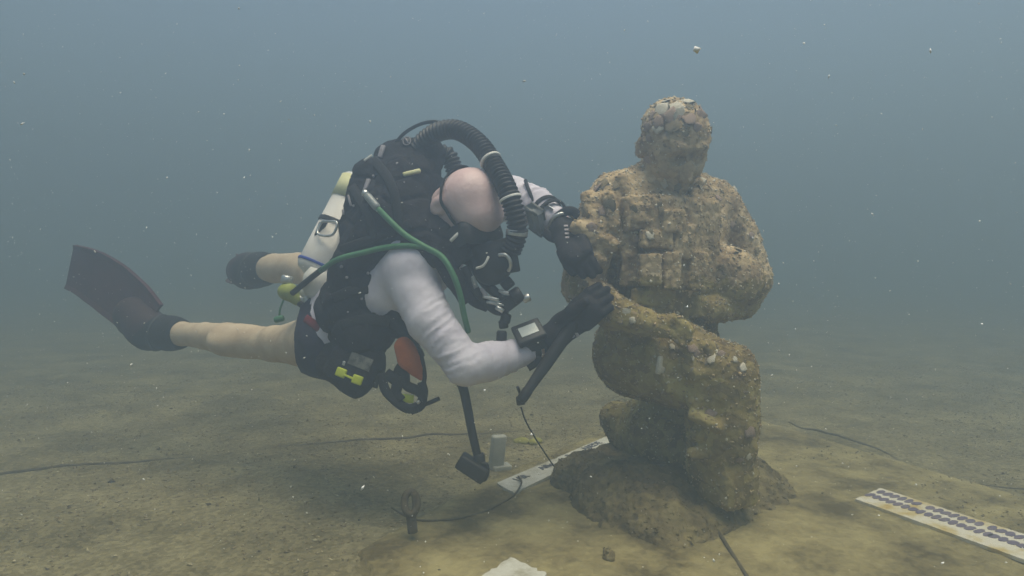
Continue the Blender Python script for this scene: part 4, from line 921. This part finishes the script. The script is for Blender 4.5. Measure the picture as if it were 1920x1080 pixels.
def board(name, label, corners, th, mt, rough_edge=.004, seed=1):
    """four corners on the pad; edges nibbled"""
    c = [np.array(q) for q in corners]; pts = []
    for i in range(4):
        a, b = c[i], c[(i+1) % 4]; m = max(6, int(np.linalg.norm(b-a)/.012))
        for t in np.linspace(0, 1, m, endpoint=False): pts.append(a+(b-a)*t)
    pts = np.array(pts); ctr = pts.mean(0); w = fbm(pts*60, 3, seed)
    pts = pts+(ctr-pts)/np.linalg.norm(ctr-pts, axis=1)[:, None]*np.abs(w)[:, None]*rough_edge*3
    r = thing(name, ctr, label, 'sign', 'name boards round the pad'); me = slab('panel', pts, (0, 0, 1), th, 0); link('panel', me, mt, r, smooth=False)
    return r, c
SZ = SLAB_Z+.002
# long name boards, one along each side of the pad
s1, c1 = board('name_board', 'narrow white name board with faded dark letters, lying along the pad beside the mound', [G(930, 911, SZ), G(1140, 821, SZ), G(1152, 838, SZ), G(963, 930, SZ)], .009, M_SIGN, seed=4)
s2, c2_ = board('name_board', 'white name board stained yellow, with two rows of worn purple letters, on bare pad', [G(1603, 941, SZ), G(1650, 920, SZ), G(1990, 1030, SZ), G(1990, 1082, SZ)], .009, M_RUSTY, seed=9)
s3, c3 = board('name_board', 'chipped white end of a name board reaching out of the silt', [G(895, 1090, SZ), G(957, 1050, SZ), G(1030, 1082, SZ), G(985, 1140, SZ)], .009, M_SIGN, .009, seed=14)
def flat_text(txt, o, right, up, size, mt, parent, z=.0008, shear=0):
    cu = bpy.data.curves.new('lettering', 'FONT'); cu.body = txt; cu.size = size; cu.extrude = .0006; cu.offset = .0006; cu.shear = shear
    to = bpy.data.objects.new('lettering', cu); COL.objects.link(to); bpy.context.view_layer.update()
    me = bpy.data.meshes.new_from_object(to); bpy.data.objects.remove(to)
    r, u = nrm(right), nrm(up); nn = nrm(np.cross(r, u)); u = np.cross(nn, r)
    for v in me.vertices: v.co = Vector(np.array(o)+r*v.co.x+u*v.co.y+nn*(v.co.z+z))
    me.materials.clear(); return link('lettering', me, mt, parent, smooth=False)
top = np.array([0, 0, .0095])
ru = nrm(c1[1]-c1[0]); uu = nrm(c1[0]-c1[3])
e1 = c1[1]-c1[0]
for t, tx in ((.115, 'JAR'), (.33, 'Allie'), (.60, 'Sge'), (.77, 'ABEDE')):
    flat_text(tx, c1[3]+(c1[2]-c1[3])*t+(c1[0]-c1[3])*.50+top, ru, uu, .040, M_LETT, s1)
for t, tx in ((.56, 'oun'), (.80, 'sav')):
    flat_text(tx, c1[3]+(c1[2]-c1[3])*t+(c1[0]-c1[3])*.10+top, ru, uu, .032, M_LETT, s1)
# worn letters on the other board: only their swollen outlines are left
def worn(parent, o, right, up, n, w, h, mt):
    r, u = nrm(right), nrm(up)
    for i in range(n):
        cx = np.array(o)+r*(i+.5)*w; k = 10; ol = []
        ph = random.random()*6
        for j in range(k):
            a = 2*math.pi*j/k; q = 1+.12*math.sin(2*a+ph)+random.uniform(-.10, .10)
            ol.append(cx+r*math.cos(a)*w*.47*q+u*math.sin(a)*h*.5*q)
        link('letter', slab('letter', ol, (0, 0, 1), .0012), mt, parent, smooth=False)
rr2 = nrm(c2_[2]-c2_[1]); up2 = c2_[1]-c2_[0]; up2 = nrm(up2-(up2@rr2)*rr2); top2 = np.array([0, 0, .0092])
o2 = c2_[0]+top2; W2 = np.linalg.norm(np.cross(c2_[1]-c2_[0], rr2)); Ltot = np.linalg.norm(c2_[2]-c2_[1])
u0 = c2_[1]+top2
for row, (f0, starts) in enumerate(((.22, ((.03, 6, .021), (.34, 7, .021), (.68, 6, .021))), (.56, ((.015, 8, .021), (.38, 8, .021), (.73, 5, .021))))):
    for t, k, w in starts: worn(s2, u0+rr2*(t*Ltot+row*.006)-up2*W2*f0, rr2, up2, k, w, W2*.25, M_LETT2)

# upright block, small growth, eye-ended rope, cords
pb_ = G(932, 884, .0); pk_ = thing('marker_block', pb_, 'small grey-white block standing upright just behind the hanging gauge', 'block')
link('block', box('block', pb_+np.array([0, .01, .055]), (.024, .018, .068), (nrm([1, .35, 0]), nrm([-.35, 1, 0]), nrm([.10, 0, 1])), bev=.006), M_POST, pk_)
link('foot', box('foot', pb_+np.array([.012, .012, .005]), (.034, .026, .016), (nrm([1, .35, 0]), nrm([-.35, 1, 0]), (0, 0, 1)), bev=.006), M_POST, pk_)
def lump(name, label, cat, pos, r, mt, seed):
    f = Field(np.array(pos)-.12, np.array(pos)+.12, .005)
    g = np.random.default_rng(seed)
    for k in range(5): q = g.normal(size=3)*np.array([r*.5, r*.4, r*.15]); f.ell(np.array(pos)+q, (r*.6, r*.55, r*.4), k=.012)
    m = f.mesh(name, 1); c, n = getv(m); setv(m, c+n*(.006*fbm(c*40, 3, seed))[:, None]); o = link(name, m, mt); tag(o, label, cat); return o
lump('sponge', 'small yellow-green sponge growing on the pad edge behind the name board', 'sponge', G(985, 826, .012), .030, M_SPONGE, 3)
eye = thing('rope_eye', G(768, 990, SLAB_Z), 'dark rope end spliced into a stiff upright eye on the pad', 'rope')
lp = [P(770+12*math.sin(a), 943-21*math.cos(a), 1.70+.01*math.cos(a)) for a in np.linspace(0, 2*math.pi, 22, endpoint=False)]
link('loop', tube('loop', lp, .0095, 8, closed=True), M_ROPE, eye)
hose('stem', [P(770, 962, 1.70), P(772, 980, 1.70), P(774, 998, 1.70)], .013, M_ROPE, eye)
hose('inner_strand', [P(776, 925, 1.695), P(778, 950, 1.695), P(774, 975, 1.695)], .007, M_ROPE, eye)
cz = SLAB_Z+.003
cd = link('cord', tube('cord', resample(spline([G(735, 952, cz-.01), G(765, 970, cz), G(800, 976, cz), G(860, 972, cz), G(910, 958, cz), G(950, 938, cz), G(966, 926, cz+.02), G(978, 905, cz+.022), G(972, 893, cz+.022)], 8), .01)[0], .0030, 6), M_ROPE)
tag(cd, 'thin dark cord curving from the rope eye up to the white name board', 'cord')
rp_ = [G(-120, 900), G(60, 878), G(180, 868), G(350, 852), G(520, 838), G(700, 824), G(860, 815), G(1000, 808), G(1140, 796)]
q, t = resample(spline(rp_, 8), .02); q[:, 2] = seabed_h(q[:, 0], q[:, 1])-.003+.004*np.sin(t*5); q[:, :2] += .012*np.stack([fbm(q*4, 2, 5), fbm(q*4, 2, 8)], 1)
o = link('rope', tube('rope', q, .0070*(1+.12*np.cos(t*90)), 8), M_ROPE); tag(o, 'long dark half-buried rope crossing the seabed behind the diver', 'rope')
q, t = resample(spline([G(1330, 972, cz), G(1352, 1005, cz), G(1380, 1050, cz), G(1420, 1110, cz)], 8), .01)
o = link('cord', tube('cord', q, .0048, 6), M_ROPE); tag(o, 'dark cord lying on the pad in front of the statue\'s raised knee', 'cord')
q, t = resample(spline([G(1480, 792), G(1560, 815), G(1650, 842), G(1720, 872), G(1830, 905), G(1960, 925)], 8), .02); q[:, 2] = seabed_h(q[:, 0], q[:, 1])-.003+.004*np.sin(t*7)
o = link('rope', tube('rope', q, .0065, 8), M_ROPE); tag(o, 'dark rope following the far rim of the pad past the statue', 'rope')

# shell hash and pebbles over the seabed, silt crumbs on the pad: nobody could count them
def scatter(name, label, k, lo, hi, mt, sizes, zf, keep=None, flat=.4, rng=RNG, pw=1.0):
    x = rng.uniform(lo[0], hi[0], k); y = lo[1]+(hi[1]-lo[1])*rng.uniform(0, 1, k)**pw
    if keep is not None: m = keep(x, y); x, y = x[m], y[m]
    sz = rng.uniform(*sizes, len(x))*rng.uniform(.4, 1, len(x)); p = np.stack([x, y, zf(x, y)+sz*.1], 1)
    o = bits(name, p, np.tile([0, 0, 1.], (len(x), 1)), sz, mt, None, flat, .5, rng); tag(o, label, 'shells', kind='stuff'); return o
E2 = np.array(edge)[:, :2]
def inpad(x, y, m=0.0):
    ins = np.ones(len(x), bool)
    ce = E2.mean(0)
    for i in range(len(E2)):
        a, b = E2[i], E2[(i+1) % len(E2)]; n_ = np.array([-(b-a)[1], (b-a)[0]]); n_ = n_/np.linalg.norm(n_)
        if (ce-a)@n_ < 0: n_ = -n_
        ins &= ((x-a[0])*n_[0]+(y-a[1])*n_[1]) > m
    return ins
off = lambda x, y: ~inpad(x, y, .05)
cl_ = lambda x, y: off(x, y) & (fbm(np.stack([x*2.2, y*3.0, x*0], 1), 3, 44) > -.12)
M_GRIT = mat('brown_shell_hash', [(.11, .085, .05), (.24, .19, .11), (.40, .325, .20)], scale=60, rough=.95, spec=.1, contrast=(.3, .7))
M_GRIT2 = mat('pale_shell_hash', [(.40, .34, .21), (.58, .51, .34)], scale=60, rough=.9, spec=.1)
M_DARK = mat('dark_debris', [(.07, .054, .034), (.12, .095, .06)], scale=60, rough=.95, spec=.1)
scatter('shell_hash', 'brown broken shell strewn thickly over the seabed', 42000, (-2.8, 1.0), (3.0, 4.6), M_GRIT, (.002, .009), seabed_h, cl_, pw=1.25)
scatter('shell_hash', 'pale shell chips dotted over the seabed', 1500, (-2.8, 1.0), (3.0, 4.6), M_GRIT2, (.003, .011), seabed_h, off, pw=1.25)
scatter('debris', 'dark plant debris lying over the seabed', 900, (-2.8, 1.0), (3.0, 4.8), M_DARK, (.004, .012), seabed_h, cl_, .25, pw=1.3)
padz = lambda x, y: np.full(len(x), SLAB_Z-.001)
scatter('silt_crumbs', 'silt crumbs and bits of shell on the pad', 9000, (-.5, .9), (1.9, 3.0), M_GRIT, (.0015, .0065), padz, lambda x, y: inpad(x, y, .04) & (fbm(np.stack([x*3, y*3, x*0], 1), 3, 91) > .02))
scatter('silt_crumbs', 'dark crumbs on the pad', 1400, (-.5, .9), (1.9, 3.0), M_DARK, (.002, .008), padz, lambda x, y: inpad(x, y, .04) & (fbm(np.stack([x*3, y*3, x*0], 1), 3, 95) > .05), .3)

# drifting particles through the water
M_SNOW = mat('pale_drifting_particle', [(.80, .80, .78), (.92, .92, .90)], scale=60, rough=.9)
k = 30000; p = np.stack([RNG.uniform(-2.6, 2.8, k), RNG.uniform(.35, 4.5, k), RNG.uniform(.05, 2.3, k)], 1)
sz = .0008+.0024*RNG.uniform(0, 1, k)**6; far = np.clip((p[:, 1]-1.0)/2.5, 0, 1); keepm = (p[:, 1] > .95) | (RNG.uniform(0, 1, k) < .10); p, sz = p[keepm], sz[keepm]
v_ = RNG.normal(size=(len(p), 3)); v_ /= np.linalg.norm(v_, axis=1)[:, None]
o = bits('drifting_particles', p, v_, sz, M_SNOW, None, .5, .1); tag(o, 'pale particles drifting everywhere in the water', 'particles', kind='stuff')
